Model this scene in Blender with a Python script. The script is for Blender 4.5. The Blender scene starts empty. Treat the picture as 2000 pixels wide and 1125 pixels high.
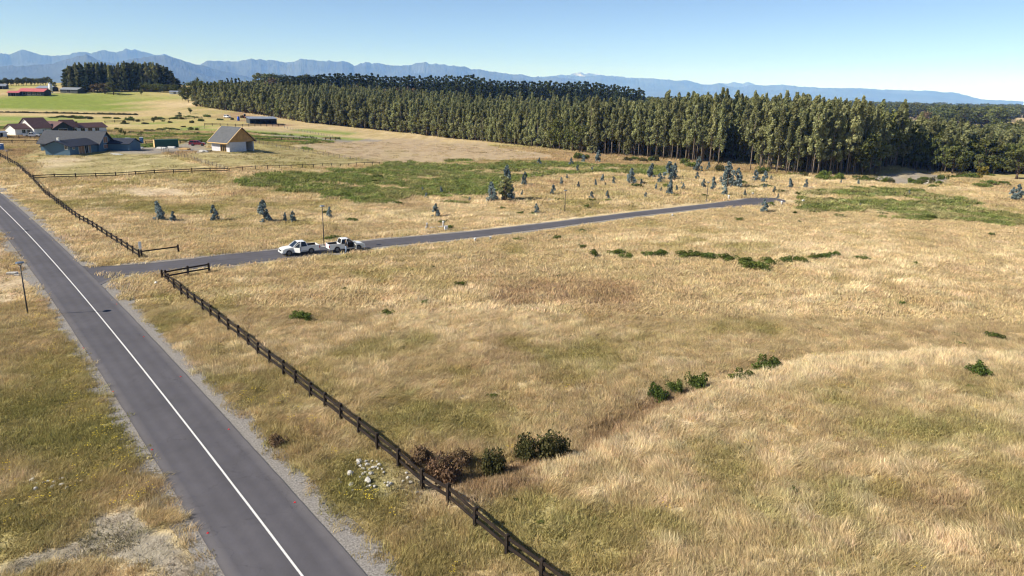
import bpy, bmesh, math, random
import numpy as np
from mathutils import Matrix, Vector
random.seed(7); RNG = np.random.default_rng(11)
SC = bpy.context.scene
COL = SC.collection
rad = math.radians

# ------------------------------------------------------------------ camera
FPX, CAM_H = 1400.0, 22.0                      # focal length in pixels of the 2000 px wide photo, height of the drone
PITCH, ROLL = math.atan(376 / FPX), rad(1.2)
def _axes():
    cp, sp, c, s = math.cos(PITCH), math.sin(PITCH), math.cos(ROLL), math.sin(ROLL)
    fwd = np.array([0, cp, -sp]); R0 = np.array([1., 0, 0]); D0 = np.array([0, -sp, -cp])
    return c * R0 - s * D0, s * R0 + c * D0, fwd
RIGHT, DOWN, FWD = _axes()
cam = bpy.data.cameras.new('camera'); cam_o = bpy.data.objects.new('camera', cam); COL.objects.link(cam_o)
cam.sensor_width = 36.0; cam.lens = 36.0 * FPX / 2000.0
cam.clip_start = 0.5; cam.clip_end = 200000.0
M3 = Matrix(((RIGHT[0], -DOWN[0], -FWD[0], 0), (RIGHT[1], -DOWN[1], -FWD[1], 0), (RIGHT[2], -DOWN[2], -FWD[2], CAM_H), (0, 0, 0, 1)))
cam_o.matrix_world = M3
SC.camera = cam_o

# ------------------------------------------------------------------ sky, sun, exposure
SUN_EL = rad(37.0); SUN_AZ = math.atan2(-0.965, -0.262)        # compass-like: x = sin, y = cos of the direction to the sun
sun_dir = Vector((math.sin(SUN_AZ) * math.cos(SUN_EL), math.cos(SUN_AZ) * math.cos(SUN_EL), math.sin(SUN_EL)))
W = bpy.data.worlds.new('World'); SC.world = W; W.use_nodes = True
wn = W.node_tree.nodes; wl = W.node_tree.links
sky = wn.new('ShaderNodeTexSky'); sky.sky_type = 'NISHITA'; sky.sun_disc = False
sky.sun_elevation = SUN_EL; sky.sun_rotation = SUN_AZ
sky.altitude = 9500; sky.air_density = 1.0; sky.dust_density = 0.0; sky.ozone_density = 0.7
wl.new(sky.outputs[0], wn['Background'].inputs[0]); wn['Background'].inputs[1].default_value = 0.108
sun = bpy.data.lights.new('sun', 'SUN'); sun_o = bpy.data.objects.new('sun', sun); COL.objects.link(sun_o)
sun.energy = 4.6; sun.angle = rad(0.53); sun.color = (1.0, 0.95, 0.88)
sun_o.location = (-60, -20, 80); sun_o.rotation_euler = sun_dir.to_track_quat('Z', 'Y').to_euler()
SC.view_settings.view_transform = 'Standard'; SC.view_settings.look = 'None'
SC.view_settings.gamma = 1.0; SC.view_settings.exposure = 0.82
SC.render.engine = 'CYCLES'
SC.cycles.max_bounces = 5; SC.cycles.diffuse_bounces = 2; SC.cycles.glossy_bounces = 2
SC.cycles.transmission_bounces = 3; SC.cycles.transparent_max_bounces = 6; SC.cycles.volume_bounces = 2
SC.cycles.use_denoising = True
SC.cycles.filter_width = 1.2

# ------------------------------------------------------------------ numbers
def sstep(a, b, x):
    t = np.clip((np.asarray(x, float) - a) / (b - a), 0, 1); return t * t * (3 - 2 * t)
def _hash(ix, iy, seed):
    h = (ix.astype(np.int64) * 374761393 + iy.astype(np.int64) * 668265263 + seed * 1442695041) & 0xFFFFFFFF
    h = ((h ^ (h >> 13)) * 1274126177) & 0xFFFFFFFF
    return ((h ^ (h >> 16)) & 0xFFFFFF) / float(0xFFFFFF)
def vnoise(x, y, seed=0):
    x = np.asarray(x, float); y = np.asarray(y, float)
    ix = np.floor(x); iy = np.floor(y); fx = x - ix; fy = y - iy
    fx = fx * fx * (3 - 2 * fx); fy = fy * fy * (3 - 2 * fy)
    a = _hash(ix, iy, seed); b = _hash(ix + 1, iy, seed); c = _hash(ix, iy + 1, seed); d = _hash(ix + 1, iy + 1, seed)
    return (a * (1 - fx) + b * fx) * (1 - fy) + (c * (1 - fx) + d * fx) * fy
def fbm(x, y, scale, seed=0, octaves=4, gain=0.5):
    s = 0; a = 1; n = 0; x = np.asarray(x, float) / scale; y = np.asarray(y, float) / scale
    for o in range(octaves):
        s = s + a * vnoise(x, y, seed + o * 17); n += a; a *= gain; x = x * 2.03 + 5.1; y = y * 2.03 + 9.7
    return s / n

# ------------------------------------------------------------------ lie of the land
def height_base(x, y):
    x = np.asarray(x, float); y = np.asarray(y, float)
    yy = np.maximum(y, 1.0); a = x / yy
    hl = np.interp(y, [0, 150, 205, 250, 330, 430, 520, 600, 700, 1000, 1600, 4000], [0, 0, 3, 3.2, 3.6, 6, 11.5, 18.5, 25, 23, 8, 0])
    hc = np.interp(y, [0, 380, 520, 650, 900, 1600, 3000], [0, 0, 5, 10, 10, 4, 0])
    wl_ = sstep(-0.12, -0.42, a); wc = (1 - wl_) * sstep(0.30, 0.05, a)
    return np.where(y > 1, hl * wl_ + hc * wc, 0.0)
ROADS = []          # (polyline Nx2, half width) filled below; the bumps of the meadow die out near them
def seg_dist(x, y, pl):
    best = np.full(np.shape(x), 1e9)
    for (x0, y0), (x1, y1) in zip(pl[:-1], pl[1:]):
        dx, dy = x1 - x0, y1 - y0; L = dx * dx + dy * dy
        t = np.clip(((x - x0) * dx + (y - y0) * dy) / L, 0, 1)
        best = np.minimum(best, np.hypot(x - x0 - t * dx, y - y0 - t * dy))
    return best
def road_dist(x, y):
    x = np.asarray(x, float); y = np.asarray(y, float)
    d = np.full(np.shape(x), 1e9)
    for pl, hw in ROADS: d = np.minimum(d, seg_dist(x, y, pl) - hw)
    return d
DITCH = []; MOUNDS = []
def height(x, y, exact=True):
    x = np.asarray(x, float); y = np.asarray(y, float)
    h = height_base(x, y)
    if exact:
        k = sstep(1.2, 5.0, road_dist(x, y)) * sstep(900, 300, np.hypot(x, y))
        h = h + k * (0.55 * (fbm(x, y, 14, 3, 3) - 0.5) + 0.22 * (fbm(x, y, 2.6, 9, 2) - 0.5))
        for pl, w, dep in DITCH:
            d = seg_dist(x, y, pl); h = h + k * dep * np.exp(-(d / w) ** 2)
        for mx, my, w, dep in MOUNDS:
            h = h + dep * np.exp(-(((x - mx) ** 2 + (y - my) ** 2) / w ** 2))
    return h
_T = np.geomspace(0.012, 4.0, 900) * 1.0
def at(px, py, lift=0.0, exact=False):
    """point of the ground seen at a pixel of the photograph"""
    d = (px - 1000) * RIGHT + (py - 562.5) * DOWN + FPX * FWD
    t = _T
    X, Y, Z = d[0] * t, d[1] * t, CAM_H + d[2] * t
    g = Z - lift - height(X, Y, exact)
    i = np.argmax(g < 0)
    if g[i] >= 0: i = len(t) - 1
    f = min(1.0, max(0.0, g[i - 1] / (g[i - 1] - g[i]))) if i and g[i] < 0 else 1.0
    tt = t[i - 1] + f * (t[i] - t[i - 1])
    x, y = d[0] * tt, d[1] * tt
    return Vector((x, y, float(height(x, y, True))))
def xy(px, py): p = at(px, py); return (p.x, p.y)
def rng(p): return float((p.x * FWD[0] + p.y * FWD[1] + (p.z - CAM_H) * FWD[2]))      # depth along the lens axis
def mpp(p): return rng(p) / FPX                                                      # metres per photo pixel there
def poly_w(pts): return np.array([xy(*p) for p in pts])
def inside(x, y, poly):
    c = np.zeros(np.shape(x), bool); n = len(poly)
    for i in range(n):
        x0, y0 = poly[i]; x1, y1 = poly[(i + 1) % n]
        if y0 == y1: continue
        c ^= ((y0 > y) != (y1 > y)) & (x < (x1 - x0) * (y - y0) / (y1 - y0) + x0)
    return c

# ------------------------------------------------------------------ materials
def new_mat(name):
    m = bpy.data.materials.new(name); m.use_nodes = True
    return m, m.node_tree.nodes, m.node_tree.links, m.node_tree.nodes['Principled BSDF']
def mat(name, rgb, rough=0.7, var=0.0, vscale=1.0, spec=0.3, metal=0.0, bump=0.0, bscale=20.0, stretch=None, rgb2=None, alpha=None):
    m, n, l, b = new_mat(name)
    b.inputs['Base Color'].default_value = (*rgb, 1); b.inputs['Roughness'].default_value = rough
    b.inputs['Specular IOR Level'].default_value = spec; b.inputs['Metallic'].default_value = metal
    tc = n.new('ShaderNodeTexCoord'); mp = n.new('ShaderNodeMapping'); l.new(tc.outputs['Object'], mp.inputs[0])
    if stretch: mp.inputs['Scale'].default_value = stretch
    if var:
        t = n.new('ShaderNodeTexNoise'); t.inputs['Scale'].default_value = vscale; t.inputs['Detail'].default_value = 6
        l.new(mp.outputs[0], t.inputs['Vector'])
        r = n.new('ShaderNodeValToRGB'); r.color_ramp.elements[0].position = 0.3; r.color_ramp.elements[1].position = 0.7
        lo = tuple(c * (1 - var) for c in rgb); hi = rgb2 or tuple(min(1, c * (1 + var)) for c in rgb)
        r.color_ramp.elements[0].color = (*lo, 1); r.color_ramp.elements[1].color = (*hi, 1)
        l.new(t.outputs['Fac'], r.inputs[0]); l.new(r.outputs[0], b.inputs['Base Color'])
    if bump:
        t2 = n.new('ShaderNodeTexNoise'); t2.inputs['Scale'].default_value = bscale; t2.inputs['Detail'].default_value = 5
        l.new(mp.outputs[0], t2.inputs['Vector'])
        bp = n.new('ShaderNodeBump'); bp.inputs['Strength'].default_value = bump; bp.inputs['Distance'].default_value = 0.05
        l.new(t2.outputs['Fac'], bp.inputs['Height']); l.new(bp.outputs[0], b.inputs['Normal'])
    return m
def leaf_mat(name, rgb, rgb2, trans=0.25, objvar=0.35, attr='var', tint=False, rough=0.6):
    """foliage: colour runs between two tones by the leaf's own random number and by the plant"""
    m, n, l, b = new_mat(name)
    n.remove(b); out = n['Material Output']
    a = n.new('ShaderNodeAttribute'); a.attribute_name = attr
    mix = n.new('ShaderNodeMix'); mix.data_type = 'RGBA'
    mix.inputs['A'].default_value = (*rgb, 1); mix.inputs['B'].default_value = (*rgb2, 1)
    l.new(a.outputs['Fac'], mix.inputs['Factor']); colr = mix.outputs['Result']
    if tint:
        t = n.new('ShaderNodeAttribute'); t.attribute_type = 'INSTANCER'; t.attribute_name = 'tint'
        mm = n.new('ShaderNodeMix'); mm.data_type = 'RGBA'; mm.blend_type = 'MULTIPLY'; mm.inputs['Factor'].default_value = 1
        l.new(colr, mm.inputs['A']); l.new(t.outputs['Color'], mm.inputs['B']); colr = mm.outputs['Result']
    elif objvar:
        oi = n.new('ShaderNodeObjectInfo'); hs = n.new('ShaderNodeHueSaturation')
        mr = n.new('ShaderNodeMapRange'); mr.inputs['To Min'].default_value = 1 - objvar; mr.inputs['To Max'].default_value = 1 + objvar
        l.new(oi.outputs['Random'], mr.inputs['Value']); l.new(mr.outputs[0], hs.inputs['Value'])
        mr2 = n.new('ShaderNodeMapRange'); mr2.inputs['To Min'].default_value = 0.485; mr2.inputs['To Max'].default_value = 0.51
        mu = n.new('ShaderNodeMath'); mu.operation = 'MULTIPLY'; mu.inputs[1].default_value = 7.31
        fr = n.new('ShaderNodeMath'); fr.operation = 'FRACT'
        l.new(oi.outputs['Random'], mu.inputs[0]); l.new(mu.outputs[0], fr.inputs[0]); l.new(fr.outputs[0], mr2.inputs['Value']); l.new(mr2.outputs[0], hs.inputs['Hue'])
        l.new(colr, hs.inputs['Color']); colr = hs.outputs['Color']
    df = n.new('ShaderNodeBsdfDiffuse'); tr = n.new('ShaderNodeBsdfTranslucent'); ms = n.new('ShaderNodeMixShader'); ms.inputs[0].default_value = trans
    l.new(colr, df.inputs['Color']); l.new(colr, tr.inputs['Color']); l.new(df.outputs[0], ms.inputs[1]); l.new(tr.outputs[0], ms.inputs[2])
    l.new(ms.outputs[0], out.inputs['Surface'])
    return m

# ------------------------------------------------------------------ mesh building
class MB:
    def __init__(s): s.v = []; s.f = []; s.m = []
    def add(s, verts, faces, mi=0):
        o = len(s.v); s.v += [tuple(v) for v in verts]; s.f += [tuple(i + o for i in f) for f in faces]; s.m += [mi] * len(faces); return s
    def box(s, a, b, mi=0):
        (x0, y0, z0), (x1, y1, z1) = a, b
        return s.add([(x0, y0, z0), (x1, y0, z0), (x1, y1, z0), (x0, y1, z0), (x0, y0, z1), (x1, y0, z1), (x1, y1, z1), (x0, y1, z1)],
                     [(3, 2, 1, 0), (4, 5, 6, 7), (0, 1, 5, 4), (1, 2, 6, 5), (2, 3, 7, 6), (3, 0, 4, 7)], mi)
    def hexa(s, v, mi=0):      # 8 corners: bottom ring, top ring
        return s.add(v, [(3, 2, 1, 0), (4, 5, 6, 7), (0, 1, 5, 4), (1, 2, 6, 5), (2, 3, 7, 6), (3, 0, 4, 7)], mi)
    def prism(s, prof, axis, a, b, mi=0):   # 2D profile extruded along an axis between a and b
        n = len(prof)
        def P(p, t): return (t, p[0], p[1]) if axis == 'x' else ((p[0], t, p[1]) if axis == 'y' else (p[0], p[1], t))
        v = [P(p, a) for p in prof] + [P(p, b) for p in prof]
        f = [tuple(range(n))[::-1], tuple(range(n, 2 * n))] + [(i, (i + 1) % n, n + (i + 1) % n, n + i) for i in range(n)]
        return s.add(v, f, mi)
    def tube(s, pts, radii, n=8, mi=0, cap=True):
        pts = [Vector(p) for p in pts]; rings = []
        for i, p in enumerate(pts):
            d = (pts[min(i + 1, len(pts) - 1)] - pts[max(i - 1, 0)]).normalized()
            u = d.orthogonal().normalized() if abs(d.z) < 0.95 else Vector((1, 0, 0)); w = d.cross(u).normalized(); u = w.cross(d)
            r = radii[i] if hasattr(radii, '__len__') else radii
            rings.append([p + (u * math.cos(k * 2 * math.pi / n) + w * math.sin(k * 2 * math.pi / n)) * r for k in range(n)])
        v = [q for r in rings for q in r]; f = []
        for i in range(len(rings) - 1):
            for k in range(n): f.append((i * n + k, i * n + (k + 1) % n, (i + 1) * n + (k + 1) % n, (i + 1) * n + k))
        if cap: f += [tuple(range(n))[::-1], tuple(range((len(rings) - 1) * n, len(rings) * n))]
        return s.add(v, f, mi)
    def mesh(s, name, mats, smooth=False):
        me = bpy.data.meshes.new(name); me.from_pydata(s.v, [], s.f)
        for m in (mats if isinstance(mats, (list, tuple)) else [mats]): me.materials.append(m)
        me.polygons.foreach_set('material_index', s.m)
        if smooth: me.polygons.foreach_set('use_smooth', [True] * len(me.polygons))
        bm = bmesh.new(); bm.from_mesh(me); bmesh.ops.recalc_face_normals(bm, faces=bm.faces); bm.to_mesh(me); bm.free()
        me.update(); return me
    def build(s, name, mats, parent=None, bevel=0, smooth=False):
        o = link(name, s.mesh(name, mats, smooth), parent)
        if bevel:
            b = o.modifiers.new('bevel', 'BEVEL'); b.width = bevel; b.segments = 2; b.limit_method = 'ANGLE'; b.angle_limit = rad(35)
        return o
def link(name, data, parent=None, loc=None):
    o = bpy.data.objects.new(name, data); COL.objects.link(o)
    if parent is not None: o.parent = parent
    if loc is not None: o.location = loc
    return o
def tag(o, label=None, cat=None, group=None, kind=None):
    if label: o['label'] = label
    if cat: o['category'] = cat
    if group: o['group'] = group
    if kind: o['kind'] = kind
    return o
def thing(name, label, cat, loc=(0, 0, 0), rz=0.0, group=None):
    o = link(name, None); o.location = loc; o.rotation_euler = (0, 0, rz); o.empty_display_size = 0.3
    return tag(o, label, cat, group)
def copy_tree(o, parent=None):
    c = o.copy(); COL.objects.link(c)
    if parent is not None: c.parent = parent
    for ch in list(o.children): copy_tree(ch, c)
    return c
def np_mesh(name, V, F, mats, attrs=(), smooth=False, mi=None):
    """V (n,3), F (m,k) -> mesh, quickly"""
    me = bpy.data.meshes.new(name); V = np.asarray(V, np.float32); F = np.asarray(F, np.int32)
    me.vertices.add(len(V)); me.vertices.foreach_set('co', V.ravel())
    k = F.shape[1]; me.loops.add(F.size); me.loops.foreach_set('vertex_index', F.ravel())
    me.polygons.add(len(F)); me.polygons.foreach_set('loop_start', np.arange(0, F.size, k, dtype=np.int32))
    me.polygons.foreach_set('loop_total', np.full(len(F), k, np.int32))
    for m in (mats if isinstance(mats, (list, tuple)) else [mats]): me.materials.append(m)
    if mi is not None: me.polygons.foreach_set('material_index', np.asarray(mi, np.int32))
    if smooth: me.polygons.foreach_set('use_smooth', np.ones(len(F), bool))
    for nm, dom, typ, dat in attrs:
        a = me.attributes.new(nm, typ, dom)
        a.data.foreach_set({'FLOAT': 'value', 'FLOAT_COLOR': 'color', 'FLOAT_VECTOR': 'vector', 'INT': 'value'}[typ], np.asarray(dat).ravel())
    me.update(); me.validate(); return me
def scatter(name, P, R, S, T, idx, protos, label, cat, kind='stuff', parent=None):
    """one object that stands a small plant or stone on every point: rotation R, size S, colour T, which of the protos idx"""
    n = len(P); me = bpy.data.meshes.new(name); me.vertices.add(n); me.vertices.foreach_set('co', np.asarray(P, np.float32).ravel())
    for nm, typ, fld, dat in (('rot', 'FLOAT_VECTOR', 'vector', R), ('scl', 'FLOAT_VECTOR', 'vector', S), ('tint', 'FLOAT_VECTOR', 'vector', T), ('pick', 'INT', 'value', idx)):
        a = me.attributes.new(nm, typ, 'POINT'); a.data.foreach_set(fld, np.asarray(dat, np.int32 if typ == 'INT' else np.float32).ravel())
    o = link(name, me, parent); tag(o, label, cat if parent is None else None, kind=kind)
    g = bpy.data.node_groups.new(name + '_scatter', 'GeometryNodeTree'); N = g.nodes; L = g.links
    g.interface.new_socket('Geometry', in_out='INPUT', socket_type='NodeSocketGeometry'); g.interface.new_socket('Geometry', in_out='OUTPUT', socket_type='NodeSocketGeometry')
    gi = N.new('NodeGroupInput'); go = N.new('NodeGroupOutput'); ip = N.new('GeometryNodeInstanceOnPoints'); jn = N.new('GeometryNodeJoinGeometry')
    for p in protos[::-1]:
        oi = N.new('GeometryNodeObjectInfo'); oi.inputs['Object'].default_value = p; oi.inputs['As Instance'].default_value = True
        L.new(oi.outputs['Geometry'], jn.inputs[0])
    def na(nm, t):
        q = N.new('GeometryNodeInputNamedAttribute'); q.data_type = t; q.inputs['Name'].default_value = nm
        return next(s for s in q.outputs if s.enabled and s.name == 'Attribute')
    er = N.new('FunctionNodeEulerToRotation'); L.new(na('rot', 'FLOAT_VECTOR'), er.inputs[0])
    L.new(gi.outputs[0], ip.inputs['Points']); L.new(jn.outputs[0], ip.inputs['Instance']); ip.inputs['Pick Instance'].default_value = True
    L.new(na('pick', 'INT'), ip.inputs['Instance Index']); L.new(er.outputs[0], ip.inputs['Rotation']); L.new(na('scl', 'FLOAT_VECTOR'), ip.inputs['Scale'])
    L.new(ip.outputs[0], go.inputs[0])
    md = o.modifiers.new('scatter', 'NODES'); md.node_group = g
    return o
def proto(name, me):                            # a mesh the scatters draw from; not itself in the scene
    return bpy.data.objects.new(name, me)

# ================================================================== THE SETTING
# ------------------------------------------------------------------ roads (traced on flat ground)
_l = np.array([xy(*p) for p in ((590, 1125), (430, 917), (300, 750), (215, 640), (150, 565), (75, 480), (0, 403))])
_c = np.polyfit(_l[:, 1], _l[:, 0], 2)
_ys = np.concatenate([np.arange(-10, 180, 3.0)])
MAIN = np.stack([np.polyval(_c, _ys), _ys], 1)
UP = [(150, 521), (235, 519), (300, 514), (375, 506), (440, 498), (545, 488), (640, 479), (750, 468), (830, 461), (910, 454), (1070, 436), (1230, 416), (1390, 398), (1446, 391), (1470, 385.5), (1490, 385), (1512, 386.5), (1534, 392)]
LO = [(190, 560), (235, 539), (310, 531), (375, 526), (440, 520), (545, 507), (640, 496), (750, 481), (830, 474), (910, 465.5), (1070, 445.5), (1230, 423.5), (1390, 405), (1440, 402.5), (1462, 400.5), (1486, 399), (1510, 397), (1534, 395)]
UPW = np.array([xy(*p) for p in UP]); LOW = np.array([xy(*p) for p in LO])
SIDE = (UPW + LOW) / 2; SIDE_HW = 2.4
ROADS += [(MAIN, 2.75), (SIDE[1:], SIDE_HW)]
DL = [xy(*p) for p in ((1560, 690), (1380, 745), (1260, 795), (1200, 832), (1130, 872), (960, 920), (850, 955))]
DITCH.append((DL, 1.1, -0.45))
BANK = [xy(*p) for p in ((900, 968), (1050, 915), (1180, 865), (1300, 820), (1460, 745), (1600, 712), (1800, 702), (2080, 700))]
DITCH.append((BANK, 1.5, 0.12))
for px, py, w, d in ((1765, 352, 9, -1.6), (1745, 338, 7, 1.8), (1870, 362, 8, 1.6), (1930, 360, 9, 1.3)):
    q = at(px, py); MOUNDS.append((q.x, q.y, w, d))

# ------------------------------------------------------------------ what grows where
R_ = {k: poly_w(v) for k, v in dict(
    bracken=[(440, 352), (480, 338), (530, 331), (640, 331), (760, 323), (900, 318), (1080, 315), (1240, 323), (1330, 330), (1300, 342), (1220, 338), (1120, 345), (1010, 358), (960, 372), (900, 388), (760, 396), (690, 400), (640, 388), (560, 372), (490, 356)],
    bracken2=[(1560, 377), (1620, 363), (1690, 364), (1760, 374), (1850, 384), (1930, 400), (1900, 424), (1800, 434), (1700, 431), (1620, 414), (1585, 396)],
    plough=[(560, 286), (660, 276), (760, 270), (900, 276), (1040, 298), (1090, 309), (900, 317), (760, 322), (650, 302)],
    yard=[(15, 300), (100, 284), (300, 291), (350, 309), (447, 332), (75, 345)],
    yard2=[(352, 302), (410, 290), (500, 278), (740, 318), (640, 322), (450, 331)],
    yarddirt=[(30, 312), (95, 308), (150, 312), (140, 330), (75, 338)],
    gravelyard=[(225, 292), (250, 283), (300, 287), (335, 284), (352, 273), (396, 277), (418, 290), (418, 297), (355, 294), (310, 300), (240, 303)],
    track=[(497, 263), (545, 257), (590, 262), (640, 272), (700, 270), (780, 275), (660, 277), (600, 271), (540, 268)],
    plotback=[(480, 247), (560, 252), (640, 268), (500, 269)],
    farm_green=[(-60, 188), (80, 184), (155, 182), (235, 194), (256, 221), (130, 217), (-60, 219)],
    farm_pale=[(150, 174), (235, 178), (330, 194), (240, 194), (170, 186)],
    stubble=[(222, 194), (300, 198), (365, 217), (262, 223), (248, 208)],
    farm_back=[(258, 184), (375, 186), (375, 204), (325, 199), (270, 190)],
    farm_top=[(10, 162), (95, 160), (110, 170), (20, 172)],
    tan_strip=[(-60, 219), (130, 218), (256, 223), (256, 226), (100, 229), (-60, 233)],
    dirt_left=[(168, 372), (250, 363), (330, 366), (395, 379), (300, 381), (205, 377)],
    earth_barn=[(420, 224), (500, 218), (515, 242), (600, 245), (560, 248), (455, 238)],
    bare_left=[(-60, 480), (0, 485), (25, 530), (60, 560), (30, 600), (-60, 560)],
    gravel_left=[(215, 1000), (300, 985), (385, 1035), (440, 1125), (350, 1125), (335, 1078), (235, 1062), (130, 1100), (60, 1140), (-20, 1140), (90, 1082), (180, 1045)],
    rough_left=[(262, 227), (400, 224), (470, 236), (400, 245), (330, 262), (250, 252)], rough_left2=[(380, 206), (440, 218), (520, 232), (470, 234), (400, 224)],
    rubble=[(662, 905), (700, 893), (750, 895), (835, 925), (835, 968), (760, 962), (690, 962), (668, 940)],
    pit=[(1690, 347), (1760, 334), (1830, 345), (1845, 360), (1790, 363), (1730, 353)],
    mown_near=[(-60, 320), (20, 300), (75, 345), (60, 352)],
    ).items()}
def blob(x, y, lst):
    s = np.zeros(np.shape(x))
    for px, py, r, a in lst:
        q = BL.get((px, py)) or BL.setdefault((px, py), xy(px, py))
        s += a * np.exp(-(((x - q[0]) ** 2 + (y - q[1]) ** 2) / r ** 2))
    return s
BL = {}
GREEN = [(690, 690, 7, .55), (530, 610, 6, .25), (830, 810, 4, .5), (960, 760, 5, .35), (1080, 690, 6, .3), (1280, 690, 8, .5), (1480, 640, 8, .4), (1700, 1030, 7, .6), (1500, 980, 5, .35), (1850, 900, 7, .4), (1400, 860, 5, .3), (1750, 650, 8, .35),
         (150, 840, 7, .55), (40, 760, 6, .5), (250, 870, 5, .4), (60, 1040, 5, .5), (300, 1090, 3, .6), (20, 640, 7, .4), (560, 860, 3.5, .3), (470, 800, 4, .3), (640, 1050, 3, .3), (700, 960, 3.2, .9), (440, 545, 7, .45), (380, 590, 4, .3), (420, 620, 5, .3),
         (560, 440, 9, .35), (450, 400, 12, .35), (200, 400, 12, .45), (130, 380, 9, .5), (700, 450, 8, .2), (1100, 400, 12, .45), (1300, 385, 12, .4), (1180, 370, 10, .5), (330, 350, 14, .5), (520, 350, 12, .4), (1000, 1080, 3, .5), (1100, 1020, 3, .5), (930, 1010, 2.5, .5), (280, 480, 6, .2), (900, 830, 4, .4), (1000, 660, 6, .3), (620, 560, 8, .2)]
BROWN = [(1150, 590, 9, .55), (1050, 565, 7, .5), (1250, 620, 6, .3), (960, 640, 5, .2), (860, 890, 3, .6), (550, 860, 3, .45), (620, 830, 3, .35), (220, 930, 4, .5), (120, 900, 5, .35), (460, 760, 4, .25), (340, 640, 4, .2), (880, 700, 5, .2), (40, 700, 6, .3), (1150, 760, 4, .3), (1180, 840, 3, .5)]
PALE = [(820, 650, 7, .25), (1100, 740, 5, .2), (1350, 460, 14, .25), (1600, 480, 16, .3), (1800, 520, 16, .3), (1500, 600, 10, .25), (1200, 480, 10, .2), (900, 600, 9, .2), (760, 420, 10, .2), (950, 415, 12, .3), (640, 440, 8, .2), (1300, 900, 4, .3), (1560, 1040, 3, .35), (1150, 960, 3, .3), (1900, 760, 8, .25)]
C = {k: np.array(v) for k, v in dict(tan=(.555, .44, .258), pale=(.77, .64, .425), olive=(.38, .325, .135), brown=(.37, .25, .145), green=(.25, .235, .085), bracken=(.205, .25, .072),
     plough=(.40, .31, .205), yard=(.30, .265, .125), dirt=(.50, .40, .28), gravel=(.26, .238, .215), farm=(.20, .245, .058), farmpale=(.30, .30, .10), stubble=(.46, .36, .19), earth=(.30, .19, .125), dryfar=(.40, .30, .155)).items()}
def cover(x, y):
    """albedo of the ground cover, grass height, greenness, how much grass grows"""
    x = np.asarray(x, float); y = np.asarray(y, float)
    wx = x + 5 * (fbm(x, y, 9, 41, 3) - .5); wy = y + 5 * (fbm(x, y, 9, 47, 3) - .5)
    far = np.hypot(x, y)
    wx2 = np.where(far > 180, x + 14 * (fbm(x, y, 26, 51, 3) - .5), wx); wy2 = np.where(far > 180, y + 14 * (fbm(x, y, 26, 53, 3) - .5), wy)
    n1 = fbm(x, y, 17, 61, 4); n2 = fbm(x, y, 4.2, 71, 4); n3 = fbm(x, y, 1.3, 81, 3)
    # streaks lie along the slope of the wind
    u = x * .87 + y * .5; v = -x * .5 + y * .87
    st = fbm(u * .35 + 2 * n2, v + 3 * n1, 1.5, 91, 3)
    g = .62 * blob(x, y, GREEN) + 1.15 * (n1 - .52) + 1.0 * (n2 - .5)
    b = .5 * blob(x, y, BROWN) + 1.0 * (fbm(x, y, 12, 101, 4) - .56) + .6 * (n2 - .5)
    p = blob(x, y, PALE) + 1.4 * (st - .5) + .8 * (n3 - .5) + .9 * (fbm(x, y, 22, 111, 3) - .5) + .12
    bank = np.exp(-(seg_dist(x, y, BANK) / 1.7) ** 2); dl = np.exp(-(seg_dist(x, y, DL) / .8) ** 2)
    p = p + 1.0 * bank; b = b + .3 * dl; g = g - .5 * bank
    # left of the main road and the verge up to the fence: browner, greener, more weeds
    cx = np.interp(y, MAIN[:, 1], MAIN[:, 0]); side = x - cx
    left = sstep(-2, -5, side) * (y < 110); verge = (side > 2) & (side < 9 + 0 * y) & (y < 78)
    g = g + .09 * sstep(70, 110, y) * (n2 > .45); p = p - .08 * sstep(70, 110, y)
    g = g + .08 * left + .05 * verge; b = b + .16 * left + .12 * verge; p = p - .15 * left - .1 * verge
    col = np.ones(np.shape(x) + (3,)) * C['tan']
    def mixin(c, w): 
        nonlocal col
        w = np.clip(w, 0, 1)[..., None]; col = col * (1 - w) + C[c] * w
    mixin('pale', sstep(.05, .75, p)); mixin('brown', .8 * sstep(.02, .5, b)); mixin('olive', sstep(.08, .5, g) * .75); mixin('green', sstep(.42, .95, g) * .75)
    green = sstep(.15, .7, g); hgt = .75 + .5 * n1 + .55 * np.clip(p, 0, 1) - .3 * green; dens = np.ones(np.shape(x)); kind = np.zeros(np.shape(x), int)
    def region(nm, c, amt=1., h=None, d=None, k=None, soft=.35):
        nonlocal col, hgt, dens, green, kind
        m = inside(bx, by, R_[nm]) & (bn > .375) if k == 1 else inside(wx2, wy2, R_[nm])
        w = (m * amt * (1 - soft * (n2 > .55) * 1.0))[..., None]; col = col * (1 - w) + C[c] * w
        if h is not None: hgt = np.where(m, h, hgt)
        if d is not None: dens = np.where(m, d, dens)
        if k is not None: kind = np.where(m & (n2 + n3 > .82 - .05), k, kind)
    bx = x + 30 * (fbm(x, y, 24, 231, 4) - .5); by = y + 34 * (fbm(x, y, 20, 237, 4) - .5); bn = fbm(x * .6, y, 9, 241, 4) + .25 * (fbm(x, y, 1.8, 243, 2) - .5)
    ff = far > 235
    mixin('dryfar', .5 * ff); mixin('olive', .75 * ff * sstep(.46, .6, fbm(x * .5, y, 30, 261, 4))); mixin('brown', .5 * ff * sstep(.5, .65, fbm(x * .4, y, 24, 263, 4)))
    region('yard', 'yard', .9, .15, .25); region('yard2', 'yard', .8, .2, .3); region('yarddirt', 'dirt', .75, .1, .1, soft=.6)
    region('plough', 'plough', .95, .1, .12, soft=.25); region('rough_left', 'olive', .85, .3, .5, soft=.6); region('rough_left2', 'green', .8, .3, .5, soft=.4); region('plotback', 'plough', .7, .1, .1)
    region('gravelyard', 'gravel', .95, .1, 0, soft=.1); region('track', 'gravel', .95, .1, 0, soft=.1)
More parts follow.
